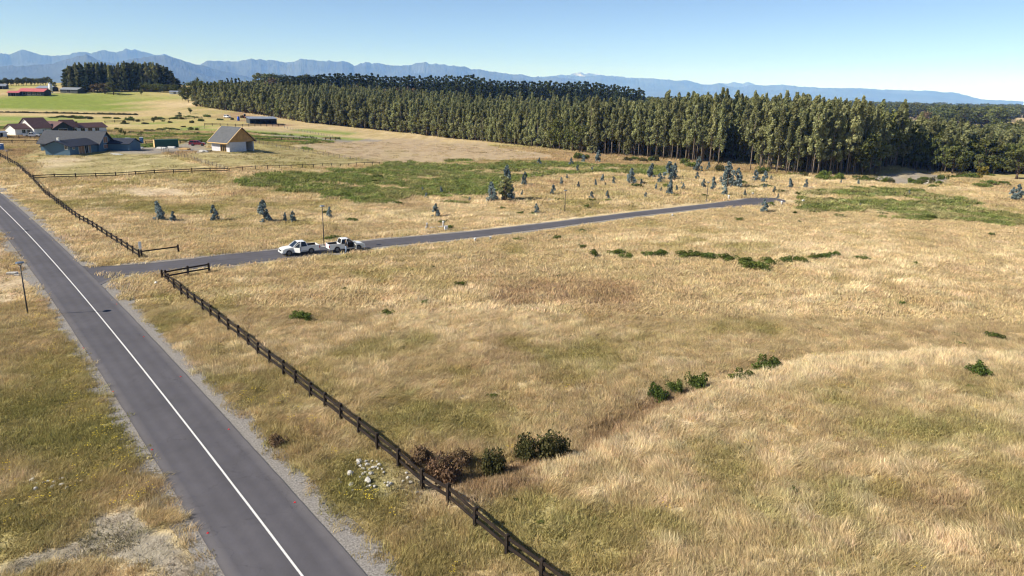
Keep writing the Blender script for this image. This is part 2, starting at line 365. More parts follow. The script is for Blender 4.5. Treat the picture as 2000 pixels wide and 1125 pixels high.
    region('farm_green', 'farm', 1, .1, 0, soft=.12); region('farm_pale', 'farmpale', 1, .1, 0, soft=.1); region('farm_back', 'farmpale', 1, .1, 0, soft=.1); region('farm_top', 'farmpale', 1, .1, 0)
    region('stubble', 'stubble', 1, .1, 0, soft=.15); region('tan_strip', 'stubble', .9, .2, .1); region('earth_barn', 'earth', .9, .1, 0)
    region('bracken', 'bracken', .95, .9, 1, 1, soft=.3); region('bracken2', 'bracken', .9, .9, 1, 1, soft=.45)
    region('dirt_left', 'dirt', .8, .2, .25, soft=.5); region('bare_left', 'dirt', .6, .2, .4, soft=.5); region('gravel_left', 'gravel', .75, .2, .3, soft=.5); region('pit', 'gravel', .9, .1, 0); region('rubble', 'gravel', .35, .25, .35, soft=.5)
    # green shrubby strips between the farm and the houses
    strip = ff & (kind == 0) & (y < 400) & (y > 238) & (x < -60) & ~((x < -150) & (y < 265)) & (fbm(x * .35, y, 16, 131, 3) > .56) & ~inside(wx2, wy2, R_['plough']) & ~inside(wx2, wy2, R_['yard2']) & ~inside(wx2, wy2, R_['gravelyard'])
    kind = np.where(strip, 1, kind); col = np.where(strip[..., None], C['bracken'] * 1.1, col); dens = np.where(strip, 1, dens)
    return col, hgt, green, dens, kind, side

# ------------------------------------------------------------------ the ground, one sheet to the horizon
def axis(lo, hi, step, far_lo, far_hi, grow=1.11):
    a = list(np.arange(lo, hi + .01, step)); s = step
    while a[-1] < far_hi: s *= grow; a.append(a[-1] + s)
    s = step; pre = []; c = lo
    while c > far_lo: s *= grow; c -= s; pre.append(c)
    return np.array(pre[::-1] + a)
GX = axis(-75, 95, .55, -40000, 40000); GY = axis(18, 125, .55, -40000, 40000, 1.08)
gx, gy = np.meshgrid(GX, GY); gz = height(gx, gy)
gcol = cover(gx, gy)[0]
ny, nx = gx.shape; ii = np.arange(nx * ny).reshape(ny, nx)
GF = np.stack([ii[:-1, :-1].ravel(), ii[:-1, 1:].ravel(), ii[1:, 1:].ravel(), ii[1:, :-1].ravel()], 1)
m_ground, n, l, b = new_mat('meadow_soil')
a = n.new('ShaderNodeAttribute'); a.attribute_name = 'cover'
ge = n.new('ShaderNodeNewGeometry')
def ntex(sc, det, vec, stretch=None):
    t = n.new('ShaderNodeTexNoise'); t.inputs['Scale'].default_value = sc; t.inputs['Detail'].default_value = det; t.inputs['Roughness'].default_value = .65
    if stretch:
        mp = n.new('ShaderNodeMapping'); mp.inputs['Scale'].default_value = stretch; mp.inputs['Rotation'].default_value = (0, 0, .5); l.new(vec, mp.inputs[0]); vec = mp.outputs[0]
    l.new(vec, t.inputs['Vector']); return t.outputs['Fac']
def ramp(fac, lo, hi):
    r = n.new('ShaderNodeMapRange'); r.inputs['From Min'].default_value = .3; r.inputs['From Max'].default_value = .7; r.inputs['To Min'].default_value = lo; r.inputs['To Max'].default_value = hi
    l.new(fac, r.inputs['Value']); return r.outputs[0]
f1 = ramp(ntex(2.2, 8, ge.outputs['Position'], (1, .45, 1)), .72, 1.28); f2 = ramp(ntex(.22, 6, ge.outputs['Position']), .82, 1.18); f3 = ramp(ntex(9, 4, ge.outputs['Position'], (1, .5, 1)), .8, 1.2)
mu = n.new('ShaderNodeMath'); mu.operation = 'MULTIPLY'; l.new(f1, mu.inputs[0]); l.new(f2, mu.inputs[1])
mu2 = n.new('ShaderNodeMath'); mu2.operation = 'MULTIPLY'; l.new(mu.outputs[0], mu2.inputs[0]); l.new(f3, mu2.inputs[1])
vm = n.new('ShaderNodeVectorMath'); vm.operation = 'SCALE'; l.new(a.outputs['Color'], vm.inputs[0]); l.new(mu2.outputs[0], vm.inputs['Scale'])
l.new(vm.outputs[0], b.inputs['Base Color']); b.inputs['Roughness'].default_value = 1; b.inputs['Specular IOR Level'].default_value = 0
bp = n.new('ShaderNodeBump'); bp.inputs['Strength'].default_value = .6; bp.inputs['Distance'].default_value = .12; l.new(mu2.outputs[0], bp.inputs['Height']); l.new(bp.outputs[0], b.inputs['Normal'])
ground = link('ground', np_mesh('ground', np.stack([gx.ravel(), gy.ravel(), gz.ravel()], 1), GF, m_ground,
              [('cover', 'POINT', 'FLOAT_COLOR', np.concatenate([gcol.reshape(-1, 3), np.ones((nx * ny, 1))], 1))], smooth=True))
tag(ground, 'dry straw coloured meadow with green patches', 'ground', kind='structure')

# ------------------------------------------------------------------ gravel shoulders, asphalt, paint
ACROSS = {}
def strip_mesh(L, R, z, wob=0., seed=0, sub=1, edge=0.0):
    """sheet between two edge lines; wobbling edges; edge>0 closes it down to the ground"""
    def res(P):
        P = np.asarray(P, float); s = np.concatenate([[0], np.cumsum(np.hypot(*np.diff(P, axis=0).T))]); n_ = max(len(P), int(s[-1] / sub)); 
        return s, P
    n_ = max(20, int(np.sum(np.hypot(*np.diff(np.asarray(L), axis=0).T)) / sub))
    def rs(P):
        P = np.asarray(P, float); s = np.linspace(0, 1, len(P)); t = np.linspace(0, 1, n_); return np.stack([np.interp(t, s, P[:, 0]), np.interp(t, s, P[:, 1])], 1)
    L = rs(L); R = rs(R); d = R - L; d /= np.linalg.norm(d, axis=1)[:, None] + 1e-9
    if wob:
        L = L - d * (wob * 2 * (fbm(L[:, 0], L[:, 1], 2.2, seed, 3) - .35))[:, None]; R = R + d * (wob * 2 * (fbm(R[:, 0], R[:, 1], 2.2, seed + 5, 3) - .35))[:, None]
    K = 9; T = np.linspace(0, 1, K)
    acr = np.concatenate([np.full(n_, t) for t in T]); V = np.concatenate([L * (1 - t) + R * t for t in T]); Z = height(V[:, 0], V[:, 1]) + z
    V = np.concatenate([V, Z[:, None]], 1)
    F = []
    for k in range(K - 1):
        i = np.arange(n_ - 1); F.append(np.stack([k * n_ + i, (k + 1) * n_ + i, (k + 1) * n_ + i + 1, k * n_ + i + 1], 1))
    if edge:
        for k, s_ in ((0, 0), (K - 1, 1)):
            base = len(V); E = V[k * n_:(k + 1) * n_].copy(); E[:, 2] -= edge; V = np.concatenate([V, E]); acr = np.concatenate([acr, np.full(n_, float(s_))]); i = np.arange(n_ - 1)
            F.append(np.stack([k * n_ + i, k * n_ + i + 1, base + i + 1, base + i], 1))
    ACROSS[len(V)] = acr
    return V, np.concatenate(F)
def offset(P, d):
    P = np.asarray(P, float); t = np.gradient(P, axis=0); t /= np.linalg.norm(t, axis=1)[:, None]; return P + d * np.stack([t[:, 1], -t[:, 0]], 1)
m_gravel = mat('gravel', (.25, .23, .21), .95, .4, 9, .1, bump=.8, bscale=30, rgb2=(.36, .335, .31))
m_asph, n, l, b = new_mat('asphalt')
ge = n.new('ShaderNodeNewGeometry')
q1 = ramp(ntex(.12, 5, ge.outputs['Position']), .9, 1.12); q2 = ramp(ntex(60, 3, ge.outputs['Position']), .75, 1.25); q3 = ramp(ntex(1.1, 6, ge.outputs['Position'], (1.6, .12, 1)), .965, 1.035)
mu = n.new('ShaderNodeMath'); mu.operation = 'MULTIPLY'; l.new(q1, mu.inputs[0]); l.new(q2, mu.inputs[1])
mu2 = n.new('ShaderNodeMath'); mu2.operation = 'MULTIPLY'; l.new(mu.outputs[0], mu2.inputs[0]); l.new(q3, mu2.inputs[1])
ac = n.new('ShaderNodeAttribute'); ac.attribute_name = 'across'; cr = n.new('ShaderNodeValToRGB'); els = cr.color_ramp.elements; els[0].position = 0; els[0].color = (.72,) * 3 + (1,); els[1].position = 1; els[1].color = (.72,) * 3 + (1,)
for ps, vv in ((.03, .9), (.12, 1.0), (.21, 1.13), (.30, .98), (.39, 1.1), (.5, .93), (.61, 1.1), (.70, .98), (.79, 1.13), (.88, 1.0), (.97, .9)): e_ = els.new(ps); e_.color = (vv, vv, vv, 1)
l.new(ac.outputs['Fac'], cr.inputs[0]); mu3 = n.new('ShaderNodeMath'); mu3.operation = 'MULTIPLY'; l.new(mu2.outputs[0], mu3.inputs[0]); l.new(cr.outputs[0], mu3.inputs[1])
vo = n.new('ShaderNodeTexVoronoi'); vo.feature = 'DISTANCE_TO_EDGE'; vo.inputs['Scale'].default_value = .16; wn_ = n.new('ShaderNodeTexNoise'); wn_.inputs['Scale'].default_value = .8; wn_.inputs['Detail'].default_value = 5; va_ = n.new('ShaderNodeVectorMath'); va_.operation = 'MULTIPLY_ADD'; va_.inputs[1].default_value = (3, 3, 3)
l.new(ge.outputs['Position'], wn_.inputs['Vector']); l.new(wn_.outputs['Color'], va_.inputs[0]); l.new(ge.outputs['Position'], va_.inputs[2]); l.new(va_.outputs[0], vo.inputs['Vector'])
ck = n.new('ShaderNodeMapRange'); ck.inputs['From Max'].default_value = .005; ck.inputs['To Min'].default_value = .72; ck.inputs['To Max'].default_value = 1; l.new(vo.outputs['Distance'], ck.inputs['Value'])
st_ = ramp(ntex(.45, 7, ge.outputs['Position']), .9, 1.1); m5 = n.new('ShaderNodeMath'); m5.operation = 'MULTIPLY'; l.new(mu3.outputs[0], m5.inputs[0]); l.new(ck.outputs[0], m5.inputs[1]); m6 = n.new('ShaderNodeMath'); m6.operation = 'MULTIPLY'; l.new(m5.outputs[0], m6.inputs[0]); l.new(st_, m6.inputs[1])
vm = n.new('ShaderNodeVectorMath'); vm.operation = 'SCALE'; vm.inputs[0].default_value = (.083, .079, .089); l.new(m6.outputs[0], vm.inputs['Scale'])
l.new(vm.outputs[0], b.inputs['Base Color']); b.inputs['Roughness'].default_value = .85; b.inputs['Specular IOR Level'].default_value = .25
bp = n.new('ShaderNodeBump'); bp.inputs['Strength'].default_value = .35; bp.inputs['Distance'].default_value = .01; l.new(q2, bp.inputs['Height']); l.new(bp.outputs[0], b.inputs['Normal'])
def sheet(name, V, F, m, label=None):
    o = link(name, np_mesh(name, V, F, m, [('across', 'POINT', 'FLOAT', ACROSS[len(V)])])); tag(o, label or name.replace('_', ' '), None, kind='structure'); return o
sheet('gravel_shoulder', *strip_mesh(offset(MAIN, -3.75), offset(MAIN, 3.75), .012, .7, 3, .5), m_gravel, 'grey gravel shoulder along the main road')
_s2 = SIDE[1:]
sheet('gravel_shoulder', *strip_mesh(UPW[1:] + (UPW - LOW)[1:] * .2, LOW[1:] + (LOW - UPW)[1:] * .28, .016, .5, 13, .5), m_gravel, 'pale gravel shoulder along the side road')
# splayed corner of the junction
jx = np.array([xy(*p) for p in ((180, 548), (200, 553), (245, 590), (275, 625))]); jy = np.array([xy(*p) for p in ((320, 529), (262, 545), (262, 592), (290, 630))])
sheet('gravel_shoulder', *strip_mesh(jx, jy, .020, .3, 23, .5), m_gravel, 'gravel corner where the side road joins')
sheet('main_road', *strip_mesh(offset(MAIN, -2.85), offset(MAIN, 2.45), .055, .035, 33, .5, .06), m_asph, 'dark asphalt main road')
side_road = sheet('side_road', *strip_mesh(UPW[0:], LOW[0:], .049, .03, 43, .5, .055), m_asph, 'asphalt side road with turning head')
m_paint = mat('road_paint', (.70, .69, .66), .6, .28, 14, .3, rgb2=(.80, .79, .77))
sheet('lane_line', *strip_mesh(offset(MAIN, -.055), offset(MAIN, .055), .0595, .008, 53, .5), m_paint, 'white centre line of the main road')

# ------------------------------------------------------------------ grass
def blades(nb, spread, lmin, lmax, width, lean, sweep, seed, segs=3, flat=0.0):
    r = np.random.default_rng(seed); V = []; F = []; A = []
    for k in range(nb):
        ang = r.uniform(0, 2 * np.pi); rr = spread * np.sqrt(r.uniform()); base = np.array([rr * np.cos(ang), rr * np.sin(ang), -.05])
        L = r.uniform(lmin, lmax); th = r.uniform(0, 2 * np.pi); dirv = np.array([np.cos(th), np.sin(th)]) * lean * r.uniform(.3, 1) + np.array([sweep, 0]) * r.uniform(.6, 1.2)
        w = width * r.uniform(.6, 1.3); ph = r.uniform(0, np.pi); wv = np.array([np.cos(ph), np.sin(ph), 0]) * w / 2
        o = len(V); va = r.uniform()
        for s in range(segs + 1):
            t = s / segs; hz = L * (t - .42 * flat * t * t - .25 * (sweep + lean) * t * t); p = base + np.array([dirv[0] * L * t * t, dirv[1] * L * t * t, hz])
            ww = wv * (1 - .85 * t); V += [p - ww, p + ww]; A += [va, va]
        for s in range(segs): F.append((o + 2 * s, o + 2 * s + 1, o + 2 * s + 3, o + 2 * s + 2))
    return np.array(V), np.array(F), np.array(A)
m_grass = leaf_mat('dry_grass', (.70, .69, .66), (1.36, 1.34, 1.30), .34, tint=True)
def tuft(name, *a, **k):
    V, F, A = blades(*a, **k); return proto(name, np_mesh(name, V, F, m_grass, [('var', 'POINT', 'FLOAT', A)]))
T_up = [tuft('grass_tuft', 40, .40, .18, .40, .028, .45, .1, 100 + i) for i in range(3)]
T_sw = [tuft('grass_tuft', 40, .42, .24, .52, .030, .40, .85, 110 + i) for i in range(3)]
T_lo = [tuft('grass_tuft', 40, .45, .12, .30, .055, .8, .0, 120 + i, segs=2) for i in range(2)]
T_far = [tuft('grass_tuft', 44, .95, .18, .48, .085, .4, .6, 130 + i, segs=2) for i in range(3)]
T_fern = [tuft('grass_tuft', 44, .7, .5, 1.0, .15, .8, .1, 140 + i, segs=2, flat=.6) for i in range(3)]
def wedge(n_, y0, y1, m=.74, extra=6):
    """random spots on the part of the meadow in front of the camera"""
    y = np.sqrt(RNG.uniform(y0 * y0, y1 * y1, n_)); x = RNG.uniform(-1, 1, n_) * (y * m + extra); return x, y
def cxs(y): return np.interp(y, MAIN[:, 1], MAIN[:, 0])
def grow(name, x, y, protos_by_kind, size, label):
    col, hgt, green, dens, kind, side = cover(x, y); rd = road_dist(x, y)
    edge = .75 + 1.6 * fbm(x, y, 2.4, 151, 3)
    rd = rd + .35 * RNG.normal(size=len(x)); keep = (RNG.uniform(size=len(x)) < dens * np.clip(.35 + 2.2 * (fbm(x, y, .8, 221, 2) - .22), .25, 1)) & (rd > edge * .62 + .9 * (y > 74) * (x > cxs(y) + 6))
    x, y, col, hgt, green, kind, rd = (q[keep] for q in (x, y, col, hgt, green, kind, rd)); n_ = len(x)
    wind = .9 + 3.0 * (fbm(x, y, 7, 161, 3) - .5) + 3.2 * (fbm(x, y, 1.5, 171, 2) - .5) + RNG.normal(0, .55, n_)
    u = RNG.uniform(size=n_); sw = fbm(x, y, 3, 181, 3) + RNG.normal(0, .12, n_) > .5
    offs = {}; protos = []
    for k, v in protos_by_kind.items(): offs[k] = (len(protos), len(v)); protos += v
    which = np.where(kind == 1, 'fern', np.where(u < .75 * green + .08, 'lo', np.where(sw, 'sw', 'up')))
    idx = np.zeros(n_, int)
    for k, (o, c) in offs.items():
        m_ = which == k; idx[m_] = o + RNG.integers(0, c, m_.sum())
    R = np.stack([RNG.normal(0, .1, n_), RNG.normal(0, .1, n_), wind], 1)
    s = size * np.clip(hgt, .35, 1.6) * RNG.uniform(.75, 1.25, n_)
    s = np.where(which == 'lo', size * RNG.uniform(.7, 1.5, n_), s); s = np.where(which == 'fern', size * RNG.uniform(.75, 1.3, n_), s)
    cl_ = fbm(x, y, .9, 211, 2); s = s * (.55 + .9 * cl_)
    S = np.stack([size * RNG.uniform(.9, 1.3, n_) * np.ones(n_), size * RNG.uniform(.9, 1.3, n_), s], 1)
    T = col * (RNG.uniform(.72, 1.2, n_) * (.78 + .48 * cl_))[:, None] * (1 + .035 * RNG.normal(size=(n_, 3)))
    lo = which == 'lo'; T[lo] = T[lo] * .7 + C['green'] * .35 * RNG.uniform(.7, 1.4, lo.sum())[:, None]
    P = np.stack([x, y, height(x, y)], 1)
    return scatter(name, P, R, S, np.clip(T, .01, .95), idx, protos, label, 'grass')
near = {'up': T_up, 'sw': T_sw, 'lo': T_lo, 'fern': T_fern}; farp = {'up': T_far, 'sw': T_far, 'lo': T_lo, 'fern': T_fern}
_x, _y = wedge(74000, 23, 72); grow('meadow_grass', _x, _y, near, 1.0, 'long dry straw coloured grass of the near meadow and verges')
_x, _y = wedge(56000, 72, 150); grow('meadow_grass', _x, _y, farp, 1.0, 'dry pale grass of the middle meadow around the side road')
_x, _y = wedge(60000, 150, 330, .74); _k = (_x < 150) ; grow('meadow_grass', _x[_k], _y[_k], {'up': T_far, 'sw': T_far, 'lo': T_far, 'fern': T_fern}, 1.45, 'dry grass and green bracken of the far meadow')

# yellow flowers of the verges
m_yel = mat('yellow_petals', (.75, .55, .03), .6)
def flower_mesh():
    mb = MB(); r = random.Random(5)
    for k in range(5):
        a_, rr = r.uniform(0, 6.28), r.uniform(.03, .28); x, y, z = rr * math.cos(a_), rr * math.sin(a_), r.uniform(.3, .55); s = .032
        mb.add([(x + s * math.cos(t * 1.047), y + s * math.sin(t * 1.047), z + .008 * (t % 2)) for t in range(6)], [(0, 1, 2, 3, 4, 5)])
    return mb.mesh('flower', m_yel)
x, y = wedge(30000, 24, 110); rd = road_dist(x, y); cx = np.interp(y, MAIN[:, 1], MAIN[:, 0]); sd = x - cx
pr = .45 * np.exp(-((rd - 2.2) / 1.1) ** 2) + .10 * ((sd < -3) & (y < 80)) + .08 * ((sd > 3) & (sd < 9) & (y < 75)) + .012
pr *= (fbm(x, y, 3.5, 191, 3) > .52); k = (RNG.uniform(size=len(x)) < pr) & (rd > 1.2); x, y = x[k], y[k]
fl = scatter('wildflowers', np.stack([x, y, height(x, y)], 1), np.stack([0 * x, 0 * x, RNG.uniform(0, 6.28, len(x))], 1), np.repeat(RNG.uniform(.7, 1.2, len(x))[:, None], 3, 1), np.ones((len(x), 3)), 0 * x, [proto('flower', flower_mesh())], 'small yellow wildflowers along the road verges', 'flowers')

# loose stones of the shoulders
def stone_mesh(name, seed, m, sub=1):
    bm = bmesh.new(); bmesh.ops.create_icosphere(bm, subdivisions=sub, radius=.5); r = random.Random(seed)
    for v in bm.verts: v.co *= r.uniform(.72, 1.12); v.co.z *= .72
    for q in range(3):
        ax = Vector((r.uniform(-1, 1), r.uniform(-1, 1), r.uniform(-.3, 1))).normalized(); d = r.uniform(.3, .42)
        for v in bm.verts:
            e = v.co.dot(ax) - d
            if e > 0: v.co -= ax * e * .9
    me = bpy.data.meshes.new(name); bm.to_mesh(me); bm.free(); me.materials.append(m); return me
m_stone = mat('pale_stone', (.36, .34, .31), .9, .35, 4, .15, bump=.5, bscale=14)
SP = [proto('pebble', stone_mesh('pebble', 300 + i, m_stone)) for i in range(4)]
x, y = wedge(90000, 24, 120); rd = road_dist(x, y); gl = inside(x, y, R_['gravel_left'])
k = ((rd > .15) & (rd < 1.6) & (RNG.uniform(size=len(x)) < .9)) | (gl & (RNG.uniform(size=len(x)) < .5)); x, y = x[k], y[k]
s = .035 + .10 * RNG.uniform(size=len(x)) ** 5
scatter('gravel_stones', np.stack([x, y, height(x, y) + .025], 1), RNG.uniform(0, 6.28, (len(x), 3)), np.repeat(s[:, None], 3, 1), np.ones((len(x), 3)), RNG.integers(0, 4, len(x)), SP, 'loose grey gravel stones along the road edges', 'gravel')

# ------------------------------------------------------------------ mountains
m_mount = mat('mountain_forest', (.075, .085, .075), 1, .35, .0009, 0, bump=0)
m_snowy, n, l, b = new_mat('snow_peak')
ge = n.new('ShaderNodeNewGeometry'); sx = n.new('ShaderNodeSeparateXYZ'); l.new(ge.outputs['Position'], sx.inputs[0])
tn = n.new('ShaderNodeTexNoise'); tn.inputs['Scale'].default_value = .0012; tn.inputs['Detail'].default_value = 6; l.new(ge.outputs['Position'], tn.inputs['Vector'])
ad = n.new('ShaderNodeMath'); ad.operation = 'MULTIPLY_ADD'; ad.inputs[1].default_value = 900; l.new(tn.outputs['Fac'], ad.inputs[0]); l.new(sx.outputs['Z'], ad.inputs[2])
mr = n.new('ShaderNodeMapRange'); mr.inputs['From Min'].default_value = 1330; mr.inputs['From Max'].default_value = 1480; l.new(ad.outputs[0], mr.inputs['Value'])
mx = n.new('ShaderNodeMix'); mx.data_type = 'RGBA'; mx.inputs['A'].default_value = (.07, .075, .075, 1); mx.inputs['B'].default_value = (.85, .87, .9, 1); l.new(mr.outputs[0], mx.inputs['Factor']); l.new(mx.outputs['Result'], b.inputs['Base Color']); b.inputs['Roughness'].default_value = 1
def azel(px, py):
    d = (px - 1000) * RIGHT + (py - 562.5) * DOWN + FPX * FWD; return math.atan2(d[0], d[1]), d[2] / math.hypot(d[0], d[1])
def range_mesh(name, sil, D, depth, seed, m, rough=.12, nr=46, base=-60):
    az, el = np.array([azel(*p) for p in sil]).T
    A = np.linspace(az[0], az[-1], int((az[-1] - az[0]) * 1500)); crest = np.interp(A, az, el) * D + CAM_H
    ends = sstep(0, .02, A - A[0]) * sstep(0, .02, A[-1] - A); ends = np.maximum(ends, ((A < -.63) | (A > .63)) * 1.)
    r = np.linspace(-1, .7, nr)                          # -1 foot on this side, 0 crest
    AA, RR = np.meshgrid(A, r); CC = np.broadcast_to(crest, AA.shape); CC = CC + .24 * (CC + 250) * (fbm(AA * D, RR * depth + 9000 * seed, 640, seed, 7, .7) - .5)
    X = D + RR * depth + .35 * depth * 0 * AA
    wx = np.sin(AA) * X; wy = np.cos(AA) * X
    spur = 1 - np.abs(2 * fbm(AA * D, RR * depth, 2400, seed + 3, 4) - 1)                # ridged
    prof = (1 - np.abs(RR)) ** 1.15
    Hh = CC * prof * (1 - (1 - np.exp(-(RR / .22) ** 2)) * .5 * (1 - spur)) + np.minimum(1, np.abs(RR) * 3) * CC * .18 * (fbm(wx, wy, 900, seed + 7, 4) - .5)
    Hh = base + (Hh - base) * prof ** .15
    i = np.arange(AA.size).reshape(AA.shape); F = np.stack([i[:-1, :-1].ravel(), i[:-1, 1:].ravel(), i[1:, 1:].ravel(), i[1:, :-1].ravel()], 1)
    o = link(name, np_mesh(name, np.stack([wx.ravel(), wy.ravel(), Hh.ravel()], 1), F, m, smooth=True)); return tag(o, None, None, kind='structure')
LB = [(-260, 112), (-120, 106), (-40, 110), (0, 104), (20, 108), (40, 98), (70, 100), (100, 105), (125, 105), (160, 101), (175, 102), (195, 96), (215, 99), (230, 101), (248, 97), (280, 104), (305, 108), (320, 106), (350, 115), (385, 124), (420, 131), (520, 150)]
LF = [(-260, 140), (-100, 132), (0, 130), (60, 128), (101, 124), (135, 114), (150, 110), (168, 106), (180, 109), (197, 115), (225, 121), (245, 117), (267, 112), (290, 111), (310, 110), (320, 107.5), (335, 111), (350, 116), (380, 125), (430, 140), (500, 152)]
MID = [(330, 145), (365, 138), (390, 127), (405, 119), (445, 117), (460, 118), (475, 115), (490, 112), (500, 114), (508, 113.5), (520, 117), (540, 116), (560, 122), (575, 120), (587, 115.5), (600, 118), (620, 118.5), (640, 119), (655, 120), (668, 116.5), (680, 120), (692, 126), (705, 121), (714, 118), (725, 121), (740, 122), (755, 125), (775, 125), (790, 127), (805, 128.5), (818, 126), (830, 125), (850, 128), (870, 128), (890, 126.5), (905, 130), (920, 134.5), (945, 135), (970, 139), (1000, 144.5), (1020, 143), (1040, 148), (1080, 150), (1120, 156), (1200, 172)]
RT = [(930, 156), (1000, 152), (1060, 150), (1080, 148.5), (1115, 146), (1140, 147.5), (1175, 147), (1220, 150), (1250, 152), (1280, 153.5), (1310, 154), (1340, 156.5), (1355, 160), (1370, 165), (1390, 166), (1405, 164), (1430, 169), (1450, 170), (1475, 166), (1500, 168), (1530, 166), (1565, 170), (1620, 172), (1690, 173.5), (1750, 175), (1825, 178), (1870, 181), (1890, 186), (1915, 193), (2000, 198)]
SNOW = [(1085, 153), (1110, 147), (1122, 143.5), (1135, 141.5), (1143, 144), (1152, 142.5), (1165, 144), (1180, 147), (1200, 154), (1300, 168), (1365, 166), (1385, 165), (1400, 164.5), (1420, 162.5), (1435, 160), (1450, 164), (1462, 161.5), (1475, 166), (1500, 172)]
range_mesh('mountain_range', LB, 24000, 5500, 1, m_mount); range_mesh('mountain_range', LF, 15500, 4200, 2, m_mount)
range_mesh('mountain_range', MID, 19500, 5000, 3, m_mount); range_mesh('mountain_range', RT, 25000, 6000, 4, m_mount)
range_mesh('mountain_range', SNOW, 32000, 5000, 5, m_snowy)
for o in [o for o in COL.objects if o.name.startswith('mountain_range')]: tag(o, 'blue hazy mountain range along the horizon')

# ------------------------------------------------------------------ trees
m_bark = mat('pale_bark', (.22, .175, .13), .9, .4, 1.2, .1, stretch=(1, 1, .15)); m_bark2 = mat('dark_bark', (.10, .075, .055), .95, .3, 2, .1)
m_euc = leaf_mat('eucalyptus_leaves', (.165, .178, .082), (.37, .375, .18), .36, .32)
m_pine = leaf_mat('pine_needles', (.040, .056, .030), (.11, .135, .066), .15, .2)
m_broad = leaf_mat('broad_leaves', (.065, .08, .026), (.19, .205, .07), .25, .3)
m_autumn = leaf_mat('autumn_leaves', (.11, .085, .05), (.24, .18, .10), .2, .25)
m_yelleaf = leaf_mat('yellow_leaves', (.15, .14, .03), (.30, .26, .05), .25, .15)
m_blue = leaf_mat('bluegum_leaves', (.06, .09, .09), (.33, .40, .40), .15, .25)
m_gorse = leaf_mat('gorse_leaves', (.055, .08, .02), (.18, .23, .06), .25, .3); m_bush = leaf_mat('thorn_leaves', (.045, .05, .02), (.15, .14, .06), .2, .2); m_bramble = leaf_mat('bramble_stems', (.10, .065, .04), (.27, .18, .11), .15, .15)
def cards(Cn, size, r, out=None, droop=0., up=.35, elong=1.6):
    """leaf sprays: one small bent quad per centre"""
    n_ = len(Cn); nrm = r.normal(size=(n_, 3)); nrm[:, 2] += up
    if out is not None: nrm += out * .8
    nrm /= np.linalg.norm(nrm, axis=1)[:, None]
    t = np.cross(nrm, r.normal(size=(n_, 3))); t /= np.linalg.norm(t, axis=1)[:, None]; t[:, 2] -= droop; bt = np.cross(nrm, t)
    s = size * r.uniform(.6, 1.35, n_)[:, None]; t = t * s * elong * .5; bt = bt * s * .5
    V = np.stack([Cn - t, Cn + bt * .9, Cn + t, Cn - bt * .9], 1).reshape(-1, 3); F = np.arange(4 * n_).reshape(-1, 4); return V, F
def crown_mesh(name, m, clumps, per, size, r, droop=0., up=.35, elong=1.6):
    """clumps: list of (centre, radii)"""
    P = []; O = []; B = []
    for c, rd_ in clumps:
        d = r.normal(size=(per, 3)); d /= np.linalg.norm(d, axis=1)[:, None]; q = d * (r.uniform(.35, 1, (per, 1)) ** .6) * rd_; P.append(c + q); O.append(d); B.append(np.full(per, r.uniform(-.25, .25)))
    P = np.concatenate(P); O = np.concatenate(O); B = np.concatenate(B)
    V, F = cards(P, size, r, O, droop, up, elong); var = np.repeat(np.clip(.5 + B + .28 * r.normal(size=len(P)), 0, 1), 4)
    return np_mesh(name, V, F, m, [('var', 'POINT', 'FLOAT', var)])
def trunk_mesh(name, m, h, r0, limbs, r, sides=7):
    mb = MB(); bend = r.normal(0, .012 * h, 2); pts = [(bend[0] * t * t, bend[1] * t * t, h * t - .3 * (t == 0)) for t in (0, .15, .4, .7, 1)]
    mb.tube(pts, [r0 * 1.35, r0, r0 * .8, r0 * .5, r0 * .15], sides)
    for (z, end, rr) in limbs:
        t = z / h; p0 = Vector((bend[0] * t * t, bend[1] * t * t, z)); e = Vector(end); mb.tube([p0, p0.lerp(e, .5) + Vector((0, 0, .1)), e], [rr, rr * .7, rr * .25], 5)
    return mb.mesh(name, m, True)
def euc(seed, h=20., R=2.1, bare=.38, per=64, ncl=28, size=.44):
    r = np.random.default_rng(seed); cl = []; limbs = []
    for k in range(ncl):
        t = (k + r.uniform(0, 1)) / ncl; z = h * (bare + (1 - bare) * t * .99); env = R * (np.sin(np.pi * min(1, .18 + .80 * t) ** .9) ** .8 + .08) * (1.15 - .35 * t)
        a = r.uniform(0, 6.28); ro = env * r.uniform(.25, .85); c = np.array([ro * np.cos(a), ro * np.sin(a), z]); cl.append((c, np.array([.75, .75, 1.15]) * (.45 + .55 * env / R) * r.uniform(.75, 1.15)))
        if k % 2 == 0 and z < h * .92: limbs.append((max(z - 1.2, 1), c, .07))
    for t in (.96, .99, 1.01): cl.append((np.array([r.normal(0, .15), r.normal(0, .15), h * t]), np.array([.35, .35, .7])))
    for k in range(4): a = r.uniform(0, 6.28); z = h * r.uniform(.02, bare); limbs.append((z, (np.cos(a) * 1.0, np.sin(a) * 1.0, z + .5), .03))
    return trunk_mesh('trunk', m_bark, h * .96, .13, limbs, r), crown_mesh('crown', m_euc, cl, per, size, r, .25)
def pine(seed, h=24., R=3.0, bare=.04, m=None, per=30):
    r = np.random.default_rng(seed); cl = []; limbs = []; nw = 16
    for w in range(nw):
        t = (w + .5) / nw; z = h * (bare + (1 - bare) * t); env = R * (1 - t) ** .65 * (.6 + .4 * min(1, t * 5)) + .25
        for k in range(4 if t < .8 else 2):
            a = r.uniform(0, 6.28); ro = env * r.uniform(.4, .9); c = np.array([ro * np.cos(a), ro * np.sin(a), z + r.normal(0, .3)]); cl.append((c, np.array([.9, .9, .55]) * (.35 + .65 * env / R)))
            if k == 0: limbs.append((max(.5, z - .2), c, .06))
    return trunk_mesh('trunk', m_bark2, h * .97, .28, limbs, r), crown_mesh('crown', m or m_pine, cl, per, .95, r, .1, .5)
